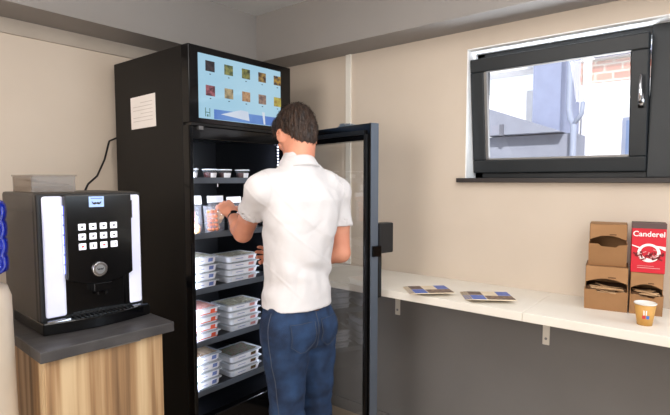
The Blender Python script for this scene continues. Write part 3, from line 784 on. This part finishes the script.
# ------------------------------------------------------------------ person (signed distance modelling)
class Vol:
    def __init__(s, lo, hi, h):
        s.lo = np.array(lo, float); s.h = h
        s.n = np.ceil((np.array(hi)-s.lo)/h).astype(int)+1
        s.d = np.full(s.n, .5, np.float32)
    def region(s, lo, hi):
        a = np.maximum(0, np.floor((np.array(lo)-s.lo)/s.h).astype(int)); b = np.minimum(s.n, np.ceil((np.array(hi)-s.lo)/s.h).astype(int)+1)
        sl = tuple(slice(i, j) for i, j in zip(a, b))
        ax = [s.lo[k]+s.h*np.arange(a[k], b[k]) for k in range(3)]
        return sl, np.meshgrid(*ax, indexing='ij', sparse=True)
    def put(s, sl, v, k):
        o = s.d[sl]
        if k <= 0: s.d[sl] = np.minimum(o, v)
        else:
            h = np.clip(.5+.5*(o-v)/k, 0, 1); s.d[sl] = o*(1-h)+v*h-k*h*(1-h)
    def cone(s, a, b, ra, rb=None, k=.01, cut=False, squash=None):
        rb = ra if rb is None else rb
        a = np.array(a, float); b = np.array(b, float); m = max(ra, rb)+.05
        sl, (X, Y, Z) = s.region(np.minimum(a, b)-m, np.maximum(a, b)+m)
        ab = b-a; L2 = float(ab@ab)+1e-12
        t = np.clip(((X-a[0])*ab[0]+(Y-a[1])*ab[1]+(Z-a[2])*ab[2])/L2, 0, 1)
        dx = X-a[0]-t*ab[0]; dy = Y-a[1]-t*ab[1]; dz = Z-a[2]-t*ab[2]
        d = np.sqrt(dx*dx+dy*dy+dz*dz)-(ra+(rb-ra)*t)
        if cut: s.d[sl] = np.maximum(s.d[sl], -d)
        else: s.put(sl, d, k)
    def ell(s, c, r, R=None, k=.01, cut=False):
        """ellipsoid with axes R (rows)"""
        c = np.array(c, float); R = np.eye(3) if R is None else np.array(R); m = max(r)+.05
        sl, (X, Y, Z) = s.region(c-m, c+m)
        x, y, z = X-c[0], Y-c[1], Z-c[2]
        q = [(R[i][0]*x+R[i][1]*y+R[i][2]*z) for i in range(3)]
        k0 = np.sqrt(sum((q[i]/r[i])**2 for i in range(3))); k1 = np.sqrt(sum((q[i]/r[i]**2)**2 for i in range(3)))+1e-9
        d = k0*(k0-1)/k1
        if cut: s.d[sl] = np.maximum(s.d[sl], -d)
        else: s.put(sl, d, k)
    def stackf(s, secs, k=.01):
        """secs: (z, cx, cy, rl, rf, az) elliptical sections"""
        S = np.array(secs, float); m = .3
        sl, (X, Y, Z) = s.region((S[:, 1].min()-m, S[:, 2].min()-m, S[0, 0]-.05), (S[:, 1].max()+m, S[:, 2].max()+m, S[-1, 0]+.05))
        z = Z[0, 0, :]
        g = [np.interp(z, S[:, 0], S[:, i])[None, None, :] for i in range(1, 6)]
        ca, sa = np.cos(g[4]), np.sin(g[4])
        f = (X-g[0])*ca+(Y-g[1])*sa; l = -(X-g[0])*sa+(Y-g[1])*ca
        q = (np.abs(l/g[2])**2.3+np.abs(f/g[3])**2.3)**(1/2.3)
        d = (q-1)*np.minimum(g[2], g[3])
        dz = np.maximum(S[0, 0]-Z, Z-S[-1, 0])
        s.put(sl, np.maximum(d, dz), k)
    def mesh(s, name, smooth_it=2):
        d = s.d; ins = d < 0
        n = s.n
        c = np.zeros(n-1, np.int8)
        for i in (0, 1):
            for j in (0, 1):
                for k in (0, 1): c += ins[i:n[0]-1+i, j:n[1]-1+j, k:n[2]-1+k]
        act = (c > 0) & (c < 8)
        idx = np.argwhere(act); lut = np.full(n-1, -1, np.int32); lut[act] = np.arange(len(idx))
        acc = np.zeros((len(idx), 3)); cnt = np.zeros(len(idx))
        cor = [(i, j, k) for i in (0, 1) for j in (0, 1) for k in (0, 1)]
        val = {q: d[idx[:, 0]+q[0], idx[:, 1]+q[1], idx[:, 2]+q[2]] for q in cor}
        for a in cor:
            for ax in range(3):
                if a[ax]: continue
                b = list(a); b[ax] = 1; b = tuple(b)
                va, vb = val[a], val[b]; x = (va < 0) != (vb < 0)
                t = np.where(x, va/(va-vb+1e-12*(va == vb)), 0)
                p = np.array(a, float)[None, :].repeat(len(idx), 0); p[:, ax] += t
                acc[x] += p[x]; cnt[x] += 1
        V = s.lo+s.h*(idx+acc/cnt[:, None])
        F = []
        for ax in range(3):
            o1, o2 = [q for q in range(3) if q != ax]
            sa = [slice(1, -1)]*3; sa[ax] = slice(0, -1); sb = [slice(1, -1)]*3; sb[ax] = slice(1, None)
            A = ins[tuple(sa)]; B = ins[tuple(sb)]
            e = np.argwhere(A != B); off = np.array([1, 1, 1]); off[ax] = 0; e0 = e+off
            fl = A[tuple(e.T)]
            def g(da, db):
                q = e0.copy(); q[:, o1] -= da; q[:, o2] -= db; return lut[tuple(q.T)]
            Q = np.stack([g(0, 0), g(1, 0), g(1, 1), g(0, 1)], 1)
            if ax == 1: fl = ~fl
            Q[~fl] = Q[~fl][:, ::-1]
            F.append(Q)
        F = np.concatenate(F); F = F[(F >= 0).all(1)]
        # laplacian smoothing
        for it in range(smooth_it):
            S_ = np.zeros_like(V); C_ = np.zeros(len(V))
            for a, b in ((0, 1), (1, 2), (2, 3), (3, 0)):
                np.add.at(S_, F[:, a], V[F[:, b]]); np.add.at(C_, F[:, a], 1)
                np.add.at(S_, F[:, b], V[F[:, a]]); np.add.at(C_, F[:, b], 1)
            V = V*.5+.5*S_/np.maximum(C_, 1)[:, None]
        me = bpy.data.meshes.new(name)
        me.from_pydata(V.tolist(), [], F.tolist()); me.update()
        for p in me.polygons: p.use_smooth = True
        return me
def addobj(name, me, m, parent=None):
    me.materials.append(M[m]); o = bpy.data.objects.new(name, me); COL.objects.link(o); o.parent = parent
    return o
def V3(*a): return np.array(a, float)
def unit(v): v = np.array(v, float); return v/np.linalg.norm(v)

LS, RS = V3(1.281, 1.409, 1.412), V3(1.631, 1.31, 1.399)
LE, LW, LK = V3(1.368, 1.615, 1.224), V3(1.493, 1.833, 1.275), V3(1.508, 1.912, 1.330)
RE, RW, RK = V3(1.635, 1.291, 1.137), V3(1.531, 1.526, 1.086), V3(1.498, 1.60, 1.11)
NECK, HEAD, HIP = V3(1.46, 1.376, 1.525), V3(1.497, 1.418, 1.640), V3(1.402, 1.337, .969)
LH, RH, LN, RN = V3(1.322, 1.331, .887), V3(1.484, 1.319, .851), V3(1.344, 1.318, .50), V3(1.517, 1.321, .48)
LA, RA = V3(1.335, 1.28, .09), V3(1.53, 1.29, .09)
az = math.radians(70); pit = math.radians(-24)
Hf = V3(math.cos(az)*math.cos(pit), math.sin(az)*math.cos(pit), math.sin(pit)); Hl = V3(-math.sin(az), math.cos(az), 0); Hu = np.cross(Hf, Hl)
def hp3(f, l, u): return HEAD+Hf*f+Hl*l+Hu*u
Rm = [Hf, Hl, Hu]

def fingers(v, W, K, palm_n, thumb_side, curl, ln=1.0, k=.004):
    d = unit(K-W); n = unit(np.array(palm_n)-d*np.dot(palm_n, d)); s = unit(np.cross(d, n))
    if np.dot(s, thumb_side) < 0: s = -s
    # palm
    c = (W+K)/2
    v.ell(W+(K-W)*.62, (.050, .041, .016), [d, s, n], k=.012)
    v.cone(W, W+(K-W)*.5, .021, .026, k=.014)
    for i, (o, L) in enumerate(((.030, .072), (.010, .080), (-.010, .074), (-.029, .058))):
        p = K+s*o-d*(.006*abs(o)/.03)
        v.cone(W+(K-W)*.45+s*o*.6, p, .011, .0105, k=.006)
        a = curl*(.7+.12*i); seg = (.46, .30, .24); r = (.0094, .0084, .0076, .0066)
        dirv = d*math.cos(a*.6)+n*math.sin(a*.6)+s*(o*1.6)
        ang_ = a*.6
        for j in range(3):
            dirv = unit(d*math.cos(ang_)+n*math.sin(ang_)+s*o*1.8)
            q = p+dirv*L*ln*seg[j]; v.cone(p, q, r[j], r[j+1], k=.003); p = q; ang_ += a*.55
    t0 = W+(K-W)*.28+s*.022; t1 = t0+unit(s*.75+d*.55+n*.35)*.036; t2 = t1+unit(d*.85+s*.25+n*.45)*.030; t3 = t2+unit(d*.9+n*.4)*.024
    v.cone(t0, t1, .014, .011, k=.008); v.cone(t1, t2, .0105, .009, k=.003); v.cone(t2, t3, .009, .0075, k=.003)

# --- body
v = Vol((1.10, 1.0, -.01), (1.80, 2.12, 1.80), .004)
v.ell(hp3(.002, 0, .035), (.096, .074, .086), Rm)                       # cranium
v.ell(hp3(.030, 0, -.035), (.062, .056, .075), Rm, k=.02)                # face
v.ell(hp3(.052, 0, -.088), (.028, .030, .022), Rm, k=.02)                # chin
for s in (-1, 1):
    v.cone(hp3(.0, s*.052, -.055), hp3(.05, s*.024, -.092), .016, .014, k=.02)   # jaw
    v.cone(hp3(.078, s*.012, .020), hp3(.070, s*.045, .018), .010, .009, k=.012)    # brow
    v.ell(hp3(.068, s*.040, -.020), (.018, .020, .018), Rm, k=.012)                   # cheek
v.cone(hp3(.088, 0, .010), hp3(.106, 0, -.026), .007, .011, k=.008)       # nose
for s in (-1, 1): v.cone(hp3(.096, s*.010, -.030), hp3(.096, s*.012, -.028), .008, k=.006)
v.cone(hp3(.088, -.018, -.055), hp3(.088, .018, -.055), .009, k=.006)     # lips
v.cone(hp3(.086, -.014, -.064), hp3(.086, .014, -.064), .009, k=.004)
for s in (-1, 1):
    v.ell(hp3(.084, s*.031, .004), (.012, .017, .011), Rm, cut=True)
    v.ell(hp3(.074, s*.031, .009), (.0165, .0175, .0125), Rm, k=.003)
    v.ell(hp3(.072, s*.031, -.008), (.0155, .016, .008), Rm, k=.003)
for s in (-1, 1):                                                          # ears
    E_ = [unit(Hf*.85+Hl*s*.5), unit(Hl*s*.85-Hf*.5), Hu]
    v.ell(hp3(-.004, s*.079, -.012), (.019, .009, .032), E_, k=.006)
    v.ell(hp3(.0, s*.086, -.006), (.009, .006, .016), E_, cut=True)
v.cone(hp3(-.032, 0, -.04), NECK+V3(-.01, -.01, -.035), .058, .062, k=.03)  # neck
v.cone(hp3(.0, 0, -.06), NECK+V3(.02, .02, -.03), .050, .054, k=.03)
CH = (LS+RS)/2
v.cone(NECK+V3(0, 0, -.05), LS+V3(0, 0, .0), .05, .045, k=.03); v.cone(NECK+V3(0, 0, -.05), RS, .05, .045, k=.03)
v.ell(CH+V3(-.01, -.005, -.10), (.085, .14, .19), [unit((math.cos(az), math.sin(az), 0)), Hl, (0, 0, 1)], k=.03)
v.ell(HIP+V3(0, 0, .08), (.08, .12, .18), [unit((math.cos(az), math.sin(az), 0)), Hl, (0, 0, 1)], k=.03)
for S_, E1, W_ in ((LS, LE, LW), (RS, RE, RW)):
    v.cone(S_, S_+(E1-S_)*.45, .046, .047, k=.02); v.cone(S_+(E1-S_)*.45, E1, .046, .039, k=.02)
    m_ = E1+(W_-E1)*.3
    v.cone(E1, m_, .039, .041, k=.015); v.cone(m_, W_, .040, .025, k=.015)
for h_, n_, a_ in ((LH, LN, LA), (RH, RN, RA)):
    v.cone(h_, n_, .068, .045, k=.03); v.cone(n_, a_, .045, .032, k=.02)
    v.cone(a_+V3(0, 0, -.04), a_+V3(.02, .12, -.06), .03, .02, k=.02)
fingers(v, LW, LK, V3(.45, .75, -.45), V3(.6, -.2, .3), .8)
fingers(v, RW, RK, V3(-.3, .6, .2), V3(-.1, 0, 1), 1.2)
body = addobj('person', v.mesh('person', 2), 'skin'); del v
tag(body, 'man in white polo and jeans seen from behind, reaching into the open fridge', 'person')
for s in (-1, 1):
    bm = bmesh.new(); bmesh.ops.create_uvsphere(bm, u_segments=16, v_segments=10, radius=.0130, matrix=Matrix.Translation(Vector(hp3(.0745, s*.031, .002))))
    e = obj('eye', bm, 'eye', body, smooth=True)
    bm = bmesh.new(); bmesh.ops.create_uvsphere(bm, u_segments=12, v_segments=8, radius=.0055, matrix=Matrix.Translation(Vector(hp3(.0835, s*.030, .0))))
    obj('iris', bm, 'ink', e, smooth=True)

# --- hair
v = Vol(HEAD-.17, HEAD+.17, .003)
v.ell(hp3(-.004, 0, .038), (.101, .079, .090), Rm)
v.ell(hp3(-.060, 0, -.010), (.044, .060, .062), Rm, k=.03)
v.ell(hp3(-.060, 0, -.052), (.032, .046, .036), Rm, k=.025)
v.ell(hp3(.068, .006, .078), (.052, .060, .040), Rm, k=.015); v.ell(hp3(.100, .020, .058), (.028, .040, .026), Rm, k=.012)
for s in (-1, 1):
    v.cone(hp3(.012, s*.072, .02), hp3(.016, s*.070, -.006), .010, .006, k=.012)
    v.ell(hp3(-.002, s*.098, -.016), (.021, .026, .030), Rm, cut=True)
v.ell(hp3(.085, 0, -.045), (.062, .12, .085), Rm, cut=True)
v.ell(hp3(.115, 0, .005), (.05, .1, .05), Rm, cut=True)
hm = v.mesh('hair', 1)
crown = Vector(hp3(-.03, .01, .13))
def displace(me, fn):
    cs = [v_.co.copy() for v_ in me.vertices]; ns = [v_.normal.copy() for v_ in me.vertices]
    out = np.array([tuple(c_+n_*fn(c_)) for c_, n_ in zip(cs, ns)], np.float32).ravel()
    me.vertices.foreach_set('co', out); me.update()
def hair_d(p):
    r = (p-crown); a = math.atan2(r.dot(Vector(Hl)), r.dot(Vector(Hf)))
    n1 = noise.noise(Vector((a*7+r.length*16, r.length*9, 2)))*.0045+noise.noise(Vector((a*20+r.length*25, r.length*14, 5)))*.0028
    return n1
displace(hm, hair_d)
hair = addobj('hair', hm, 'hair', body)
# short strands laid over the hair surface
bvh = BVHTree.FromPolygons([tuple(x.co) for x in hm.vertices], [tuple(p.vertices) for p in hm.polygons])
bm = bmesh.new(); rnd = random.Random(9)
for k in range(2600):
    p = hm.vertices[rnd.randrange(len(hm.vertices))]
    c = p.co.copy(); nrm = p.normal
    if (c-Vector(HEAD)).dot(Vector(nrm)) < 0: continue
    away = (c-crown); away -= nrm*away.dot(nrm)
    if away.length < 1e-4: continue
    away.normalize()
    t1 = away+Vector((rnd.uniform(-.25, .25), rnd.uniform(-.25, .25), rnd.uniform(-.25, .25))); t1.normalize()
    sd = t1.cross(nrm).normalized()*rnd.uniform(.0008, .0014); L_ = rnd.uniform(.012, .026)*(.45 if (c-Vector(HEAD)).dot(Vector(Hu)) < -.01 else 1)
    a = c+nrm*.0002; b = c+t1*L_*.5+nrm*.0035; e = c+t1*L_+nrm*rnd.uniform(.0, .0035)
    q = [bm.verts.new(x) for x in (a-sd, a+sd, b+sd, b-sd, e)]
    bm.faces.new((q[0], q[1], q[2], q[3])); bm.faces.new((q[3], q[2], q[4]))
st = obj('hair_strands', bm, 'hair', hair); st['kind'] = 'stuff'

# --- polo shirt
azs, azh = math.radians(78), math.radians(86)
v = Vol((1.12, 1.08, .86), (1.80, 1.80, 1.60), .0045)
C0 = HIP; C1 = CH
def sec(z, rl, rf, t, dx=0, dy=0):
    c = C0+(C1-C0)*t
    return (z, c[0]+dx, c[1]+dy, rl, rf, azh+(azs-azh)*t)
v.stackf([sec(.952, .150, .118, .0, .0, -.004), sec(.98, .147, .117, .05), sec(1.06, .143, .112, .22), sec(1.14, .143, .110, .4, 0, -.006), sec(1.22, .150, .113, .58, 0, -.012), sec(1.30, .162, .117, .8, 0, -.016),
          sec(1.37, .166, .112, .95, 0, -.014), sec(1.43, .150, .094, 1.0, 0, -.006), sec(1.475, .112, .080, 1.0, .004, 0), sec(1.515, .078, .070, 1.0, .005, 0)], k=.02)
for S_, E1 in ((LS, LE), (RS, RE)):
    inn = S_*.72+CH*.28+V3(0, 0, .025)
    v.cone(inn, S_, .058, .053, k=.035)
    e_ = S_+(E1-S_)*(.48 if S_ is LS else .56)
    v.cone(S_, e_, .053, .057, k=.03)
v.cone(NECK+V3(-.004, -.006, -.06), NECK+V3(.0, .0, -.012), .072, .066, k=.03)
for S_, E1 in ((LS, LE), (RS, RE)):           # flat open cuffs
    u_ = unit(E1-S_); e_ = S_+(E1-S_)*(.48 if S_ is LS else .56)
    sl, (X, Y, Z) = v.region(e_-.13, e_+.13)
    pl_ = (X-e_[0])*u_[0]+(Y-e_[1])*u_[1]+(Z-e_[2])*u_[2]
    rr = np.sqrt(np.maximum(0, (X-e_[0])**2+(Y-e_[1])**2+(Z-e_[2])**2-pl_**2))
    near = rr < .075
    v.d[sl] = np.where(near, np.maximum(v.d[sl], pl_), v.d[sl])
    v.cone(e_-u_*.022, e_+u_*.03, .0515, cut=True)
sm = v.mesh('polo_shirt', 3); del v
def fold(p):
    return fold_raw(p)*(.35+.65*max(0, min(1, (p[2]-.96)*10)))
def fold_raw(p):
    q = Vector(p)
    a = noise.noise(Vector((q.x*5, q.y*5, q.z*7)))
    d = 0.0
    # soft diagonal drag folds across the back towards the waist
    d += .0085*math.sin((q.z*.9+(q.x-q.y)*.55)*52+a*5)*max(0, min(1, (1.36-q.z)*3.2))*.55
    d += .010*noise.noise(Vector((q.x*9, q.y*9, q.z*4.5)))
    rg = max(0, 1-abs(noise.noise(Vector(((q.x-q.y)*5+q.z*2.2, 3.1, q.z*6.5-(q.x-q.y)*3))))*7)
    d -= .0026*rg*max(0, min(1, (1.40-q.z)*4))
    rg = max(0, 1-abs(noise.noise(Vector(((q.x+q.y)*4, q.z*9+(q.x-q.y)*6, 8.3))))*9)
    d += .0022*rg
    d += .0045*noise.noise(Vector((q.x*22, q.y*22, q.z*14)))
    return d
displace(sm, fold)
shirt = addobj('polo_shirt', sm, 'shirt', body)
bvs = BVHTree.FromPolygons([tuple(x.co) for x in sm.vertices], [tuple(p.vertices) for p in sm.polygons])
# collar band
bm = bmesh.new(); n = 48; rings = []
nu = unit(V3(Hf[0]*.35, Hf[1]*.35, 1.0)); na = unit(np.cross(nu, Hl)); nl = unit(np.cross(nu, na))
cc = NECK+V3(-.003, -.004, -.012)
for rr, hh in ((.070, -.05), (.074, -.030), (.0835, -.031), (.0815, -.020), (.070, .010), (.066, .018), (.0625, .018), (.061, -.02)):
    rg = []
    for i in range(n):
        a = 2*PI*i/n; dr_ = na*math.cos(a)+nl*math.sin(a)
        rg.append(bm.verts.new(cc+dr_*rr*(1.0+.05*abs(math.cos(a)))+nu*(hh-(.018*max(0, np.dot(dr_, Hf)) if rr > .0 else 0))))
    rings.append(rg)
for A, B in zip(rings, rings[1:]):
    for i in range(n): bm.faces.new((A[i], A[(i+1) % n], B[(i+1) % n], B[i]))
obj('collar', bm, 'shirt', shirt, smooth=True)
# seams drawn along the cloth: shoulder, armhole, cuff band
def seam(pts, bv, r=.0011, off=.0004, n=24):
    out = []
    P = [Vector(p) for p in pts]
    for i in range(n+1):
        t = i/n*(len(P)-1); k = min(int(t), len(P)-2); q = P[k].lerp(P[k+1], t-k)
        h_ = bv.find_nearest(q)
        if h_[0] is not None: out.append(h_[0]+(h_[1]*off))
    bm = bmesh.new(); tube(bm, out, r, 5); return bm
for S_, E1 in ((LS, LE), (RS, RE)):
    u_ = unit(E1-S_)
    c_ = S_*.93+CH*.07; ax_ = unit(S_-CH)
    a_ = unit(np.cross(ax_, (0, 0, 1))); b_ = np.cross(ax_, a_)
    pts = [c_+(a_*math.cos(t)*.9+b_*math.sin(t))*.075 for t in np.linspace(0, 2*PI, 25)]
    obj('armhole_seam', seam(pts, bvs, .0011, .0002, 60), 'shirt', shirt, smooth=True)

# --- jeans
v = Vol((1.12, 1.10, .03), (1.72, 1.56, 1.02), .005)
FH_ = V3(math.cos(azh), math.sin(azh), 0)
v.stackf([(.80, HIP[0]+.0, HIP[1]-.010, .140, .100, azh), (.86, HIP[0], HIP[1]-.016, .150, .116, azh), (.92, HIP[0], HIP[1]-.010, .145, .112, azh), (.999, HIP[0], HIP[1], .132, .100, azh)], k=.02)
for h_, n_, a_ in ((LH, LN, LA), (RH, RN, RA)):
    kn = n_+FH_*.012; th = h_+(n_-h_)*.35
    v.cone(h_+V3(0, 0, -.01)-FH_*.012, th, .094, .084, k=.035); v.cone(th, kn, .084, .066, k=.02)
    v.cone(kn, a_+V3(0, 0, .05), .066, .055, k=.015); v.cone(a_+V3(0, 0, .05), a_+V3(0, 0, -.01), .056, .060, k=.01)
jm = v.mesh('jeans', 3); del v
def jean_d(q):
    kz = math.exp(-((q.z-.50)/.13)**2)+.7*math.exp(-((q.z-.80)/.06)**2)+.8*math.exp(-((q.z-.12)/.09)**2)
    d_ = .009*kz*noise.noise(Vector((q.x*9, q.y*9, q.z*26)))+.006*noise.noise(Vector((q.x*8, q.y*8, q.z*7)))+.003*noise.noise(Vector((q.x*30, q.y*30, q.z*14)))
    return d_
displace(jm, jean_d)
jeans = addobj('jeans', jm, 'jeans', body)
bvj = BVHTree.FromPolygons([tuple(x.co) for x in jm.vertices], [tuple(p.vertices) for p in jm.polygons])
LHd = V3(-math.sin(azh), math.cos(azh), 0)
def jp(l, z, f=-.16): return HIP*V3(1, 1, 0)+LHd*l+FH_*f+V3(0, 0, z)
def ray_j(l, z, d=None):
    h_ = bvj.ray_cast(Vector(jp(l, z, -.4)), Vector(FH_)); return h_
def patch(outline, nm, m, par, off=.003):
    # fill an outline on the back of the jeans with a small grid, projected on to the cloth
    ls = [p[0] for p in outline]; zs_ = [p[1] for p in outline]
    bm = bmesh.new(); n = 10; g = []
    def width(t):   # t along height 0 bottom..1 top : pentagon pocket
        return 1 if t > .25 else (.25+.75*(t/.25))
    l0, l1, z0, z1 = min(ls), max(ls), min(zs_), max(zs_)
    for j in range(n+1):
        t = j/n; z = z0+(z1-z0)*t; wd = width(t); row = []
        for i in range(n+1):
            l = (l0+l1)/2+(i/n-.5)*(l1-l0)*wd
            h_ = ray_j(l, z)
            if h_[0] is None: return None
            row.append(bm.verts.new(h_[0]-Vector(FH_)*off))
        g.append(row)
    for j in range(n):
        for i in range(n): bm.faces.new((g[j][i], g[j][i+1], g[j+1][i+1], g[j+1][i]))
    return obj(nm, bm, m, par, smooth=True)
for s in (-1, 1):
    ctr = s*.070
    pk = patch([(ctr-.055, .795), (ctr+.055, .915)], 'back_pocket', 'jeans', jeans)
    pts = [(ctr-.053, .912), (ctr-.053, .830), (ctr-.012, .799), (ctr+.012, .799), (ctr+.053, .830), (ctr+.053, .912), (ctr-.053, .912)]
    P = []
    for (a0, b0), (a1, b1) in zip(pts, pts[1:]):
        for i in range(8):
            h_ = ray_j(a0+(a1-a0)*i/8, b0+(b1-b0)*i/8)
            if h_[0] is not None: P.append(h_[0]-Vector(FH_)*.0042)
    if len(P) > 3:
        bm = bmesh.new(); tube(bm, P, .0009, 4); obj('pocket_stitching', bm, 'stitch', pk or jeans)
# outseam, back rise seam, yoke, waistband top
P = []
for i in range(40):
    z = .95-.85*i/39; 
    base = LH+(LN-LH)*min(1, max(0, (.887-z)/.387)) if z > .5 else LN+(LA-LN)*((.5-z)/.41)
    h_ = bvj.ray_cast(Vector((base+(LHd-FH_*.25)*.4)*V3(1, 1, 0)+V3(0, 0, z)), Vector(-unit(LHd-FH_*.25)))
    if h_[0] is not None: P.append(h_[0]+Vector(unit(LHd-FH_*.25))*.0008)
bm = bmesh.new(); tube(bm, P, .0014, 5); obj('side_seam', bm, 'stitch', jeans)
P = [ray_j(0.0+.002*math.sin(i), .95-.16*i/14) for i in range(15)]; P = [p[0]-Vector(FH_)*.001 for p in P if p[0] is not None]
bm = bmesh.new(); tube(bm, P, .0012, 5); obj('rise_seam', bm, 'stitch', jeans)
# leather belt glimpsed under the hem
bm = bmesh.new(); rings = []
for rr, z in ((1.0, .925), (1.03, .925), (1.03, .955), (1.0, .955)):
    rings.append([bm.verts.new(HIP*V3(1, 1, 0)+LHd*math.sin(2*PI*i/48)*.127*rr+FH_*math.cos(2*PI*i/48)*.110*rr+V3(0, 0, z)) for i in range(48)])
for A, B in zip(rings, rings[1:]):
    for i in range(48): bm.faces.new((A[i], A[(i+1) % 48], B[(i+1) % 48], B[i]))
obj('belt', bm, 'leather', body, smooth=True)
# shoes
for a_ in (LA, RA):
    v = Vol(a_+V3(-.08, -.12, -.10), a_+V3(.12, .26, .06), .005)
    c_ = V3(a_[0], a_[1], .045); d_ = unit((.25, .97, 0)); 
    v.ell(c_-d_*.02, (.055, .042, .045), [d_, (-d_[1], d_[0], 0), (0, 0, 1)]); v.ell(c_+d_*.09-V3(0, 0, .008), (.11, .048, .034), [d_, (-d_[1], d_[0], 0), (0, 0, 1)], k=.02)
    v.cone(c_-d_*.02, c_-d_*.02+V3(0, 0, .05), .042, .038, k=.02)
    sl, (X, Y, Z) = v.region(a_-1, a_+1); v.d[sl] = np.maximum(v.d[sl], .004-Z+0*X+0*Y)
    addobj('shoe', v.mesh('shoe', 2), 'shoe', body); del v
# watch on the left wrist
u_ = unit(LW-LE); a_ = unit(np.cross(u_, (0, 0, 1))); b_ = np.cross(u_, a_)
bm = bmesh.new(); rings = []
for rr, t in ((.0262, -.009), (.0285, -.008), (.0285, .008), (.0262, .009)):
    rings.append([bm.verts.new(LW-u_*.020+u_*t+(a_*math.cos(2*PI*i/32)+b_*math.sin(2*PI*i/32))*rr) for i in range(32)])
for A, B in zip(rings, rings[1:]):
    for i in range(32): bm.faces.new((A[i], A[(i+1) % 32], B[(i+1) % 32], B[i]))
wt = obj('wristwatch', bm, 'cable', body, smooth=True)
bm = bmesh.new(); c_ = LW-u_*.020; o_ = unit(-b_ if b_[2] < 0 else b_)
cyl(bm, c_+o_*.024, c_+o_*.034, .016, .015, 24); obj('watch_case', bm, 'gloss', wt)

# ------------------------------------------------------------------ lights
def area(name, loc, target, size, power, color, sy=None):
    l = bpy.data.lights.new(name, 'AREA'); l.energy = power; l.color = color; l.size = size
    if sy: l.shape = 'RECTANGLE'; l.size_y = sy
    o = bpy.data.objects.new(name, l); COL.objects.link(o); o.location = loc
    o.rotation_euler = (Vector(target)-Vector(loc)).to_track_quat('-Z', 'Y').to_euler(); return o
area('ceiling_light', (.3, -.4, 2.40), (.5, -.1, 0), 1.3, 35, (1, .965, .93))
area('corner_fill', (1.35, .75, 2.46), (1.6, 1.1, 0), .7, 8, (1, .965, .93))  # added fill overhead, out of view, to lift the dark corner
area('ceiling_fill', (-.5, -.7, 1.1), (1.0, 1.0, 2.49), 1.4, 17, (1, .98, .96))  # added unseen lamp behind the camera, brightens ceiling and soffits
area('warm_left_light', (-1.2, 1.0, 1.9), (1.3, 1.6, 1.3), 1.0, 40, (1, .94, .89))
area('daylight_near', (1.9, -1.9, 1.75), (1.2, 1.4, 1.2), .9, 33, (.76, .88, 1))
area('window_bounce', (2.9, .35, 1.35), (2.2, .45, 2.3), 1.0, 40, (.85, .92, 1), .4)  # added area light outside, imitates daylight bounced up to the soffit
for i, z in enumerate(SH_Z[1:]+[.9]):
    pass
for nm, x, tx in (('fridge_lamp', IX1-.03, IX0+.2), ('fridge_lamp', IX0+.02, IX1-.2)):
    o = area(nm, (x, IY0+.012, 1.0), (tx, IY0+.22, 1.0), .02, 8.0, (.80, .87, 1), 1.3)
    # long side vertical
    o.rotation_euler = (Vector((tx, IY0+.60, 1.0))-Vector(o.location)).to_track_quat('-Z', 'Y').to_euler()
sun = bpy.data.lights.new('sun', 'SUN'); sun.energy = 4.5; sun.angle = .02; sun.color = (1, .97, .92)
so = bpy.data.objects.new('sun', sun); COL.objects.link(so); so.rotation_euler = Vector((.75, .30, -.60)).to_track_quat('-Z', 'Y').to_euler()
w = bpy.data.worlds.new('World'); SC.world = w; w.use_nodes = True
nt = w.node_tree; bg = nt.nodes['Background']
sky = nt.nodes.new('ShaderNodeTexSky'); sky.sky_type = 'HOSEK_WILKIE'; sky.turbidity = 4; sky.sun_direction = (-.5, .2, .8)
mx = nt.nodes.new('ShaderNodeMixRGB'); mx.inputs[0].default_value = .75; mx.inputs[2].default_value = (.92, .96, 1, 1)
nt.links.new(sky.outputs[0], mx.inputs[1]); nt.links.new(mx.outputs[0], bg.inputs[0]); bg.inputs[1].default_value = 1.6

# ------------------------------------------------------------------ camera
cam = bpy.data.cameras.new('camera'); co = bpy.data.objects.new('camera', cam); COL.objects.link(co)
f_ = 488; cam.sensor_width = 36; cam.lens = 36*f_/670
yaw, pt = math.radians(39), math.radians(4)
co.location = (0, 0, 1.45)
co.rotation_euler = (PI/2-pt, 0, yaw-PI/2)
cam.shift_y = (180+f_*math.tan(pt)-207.5)/670
cam.clip_start = .05
SC.camera = co
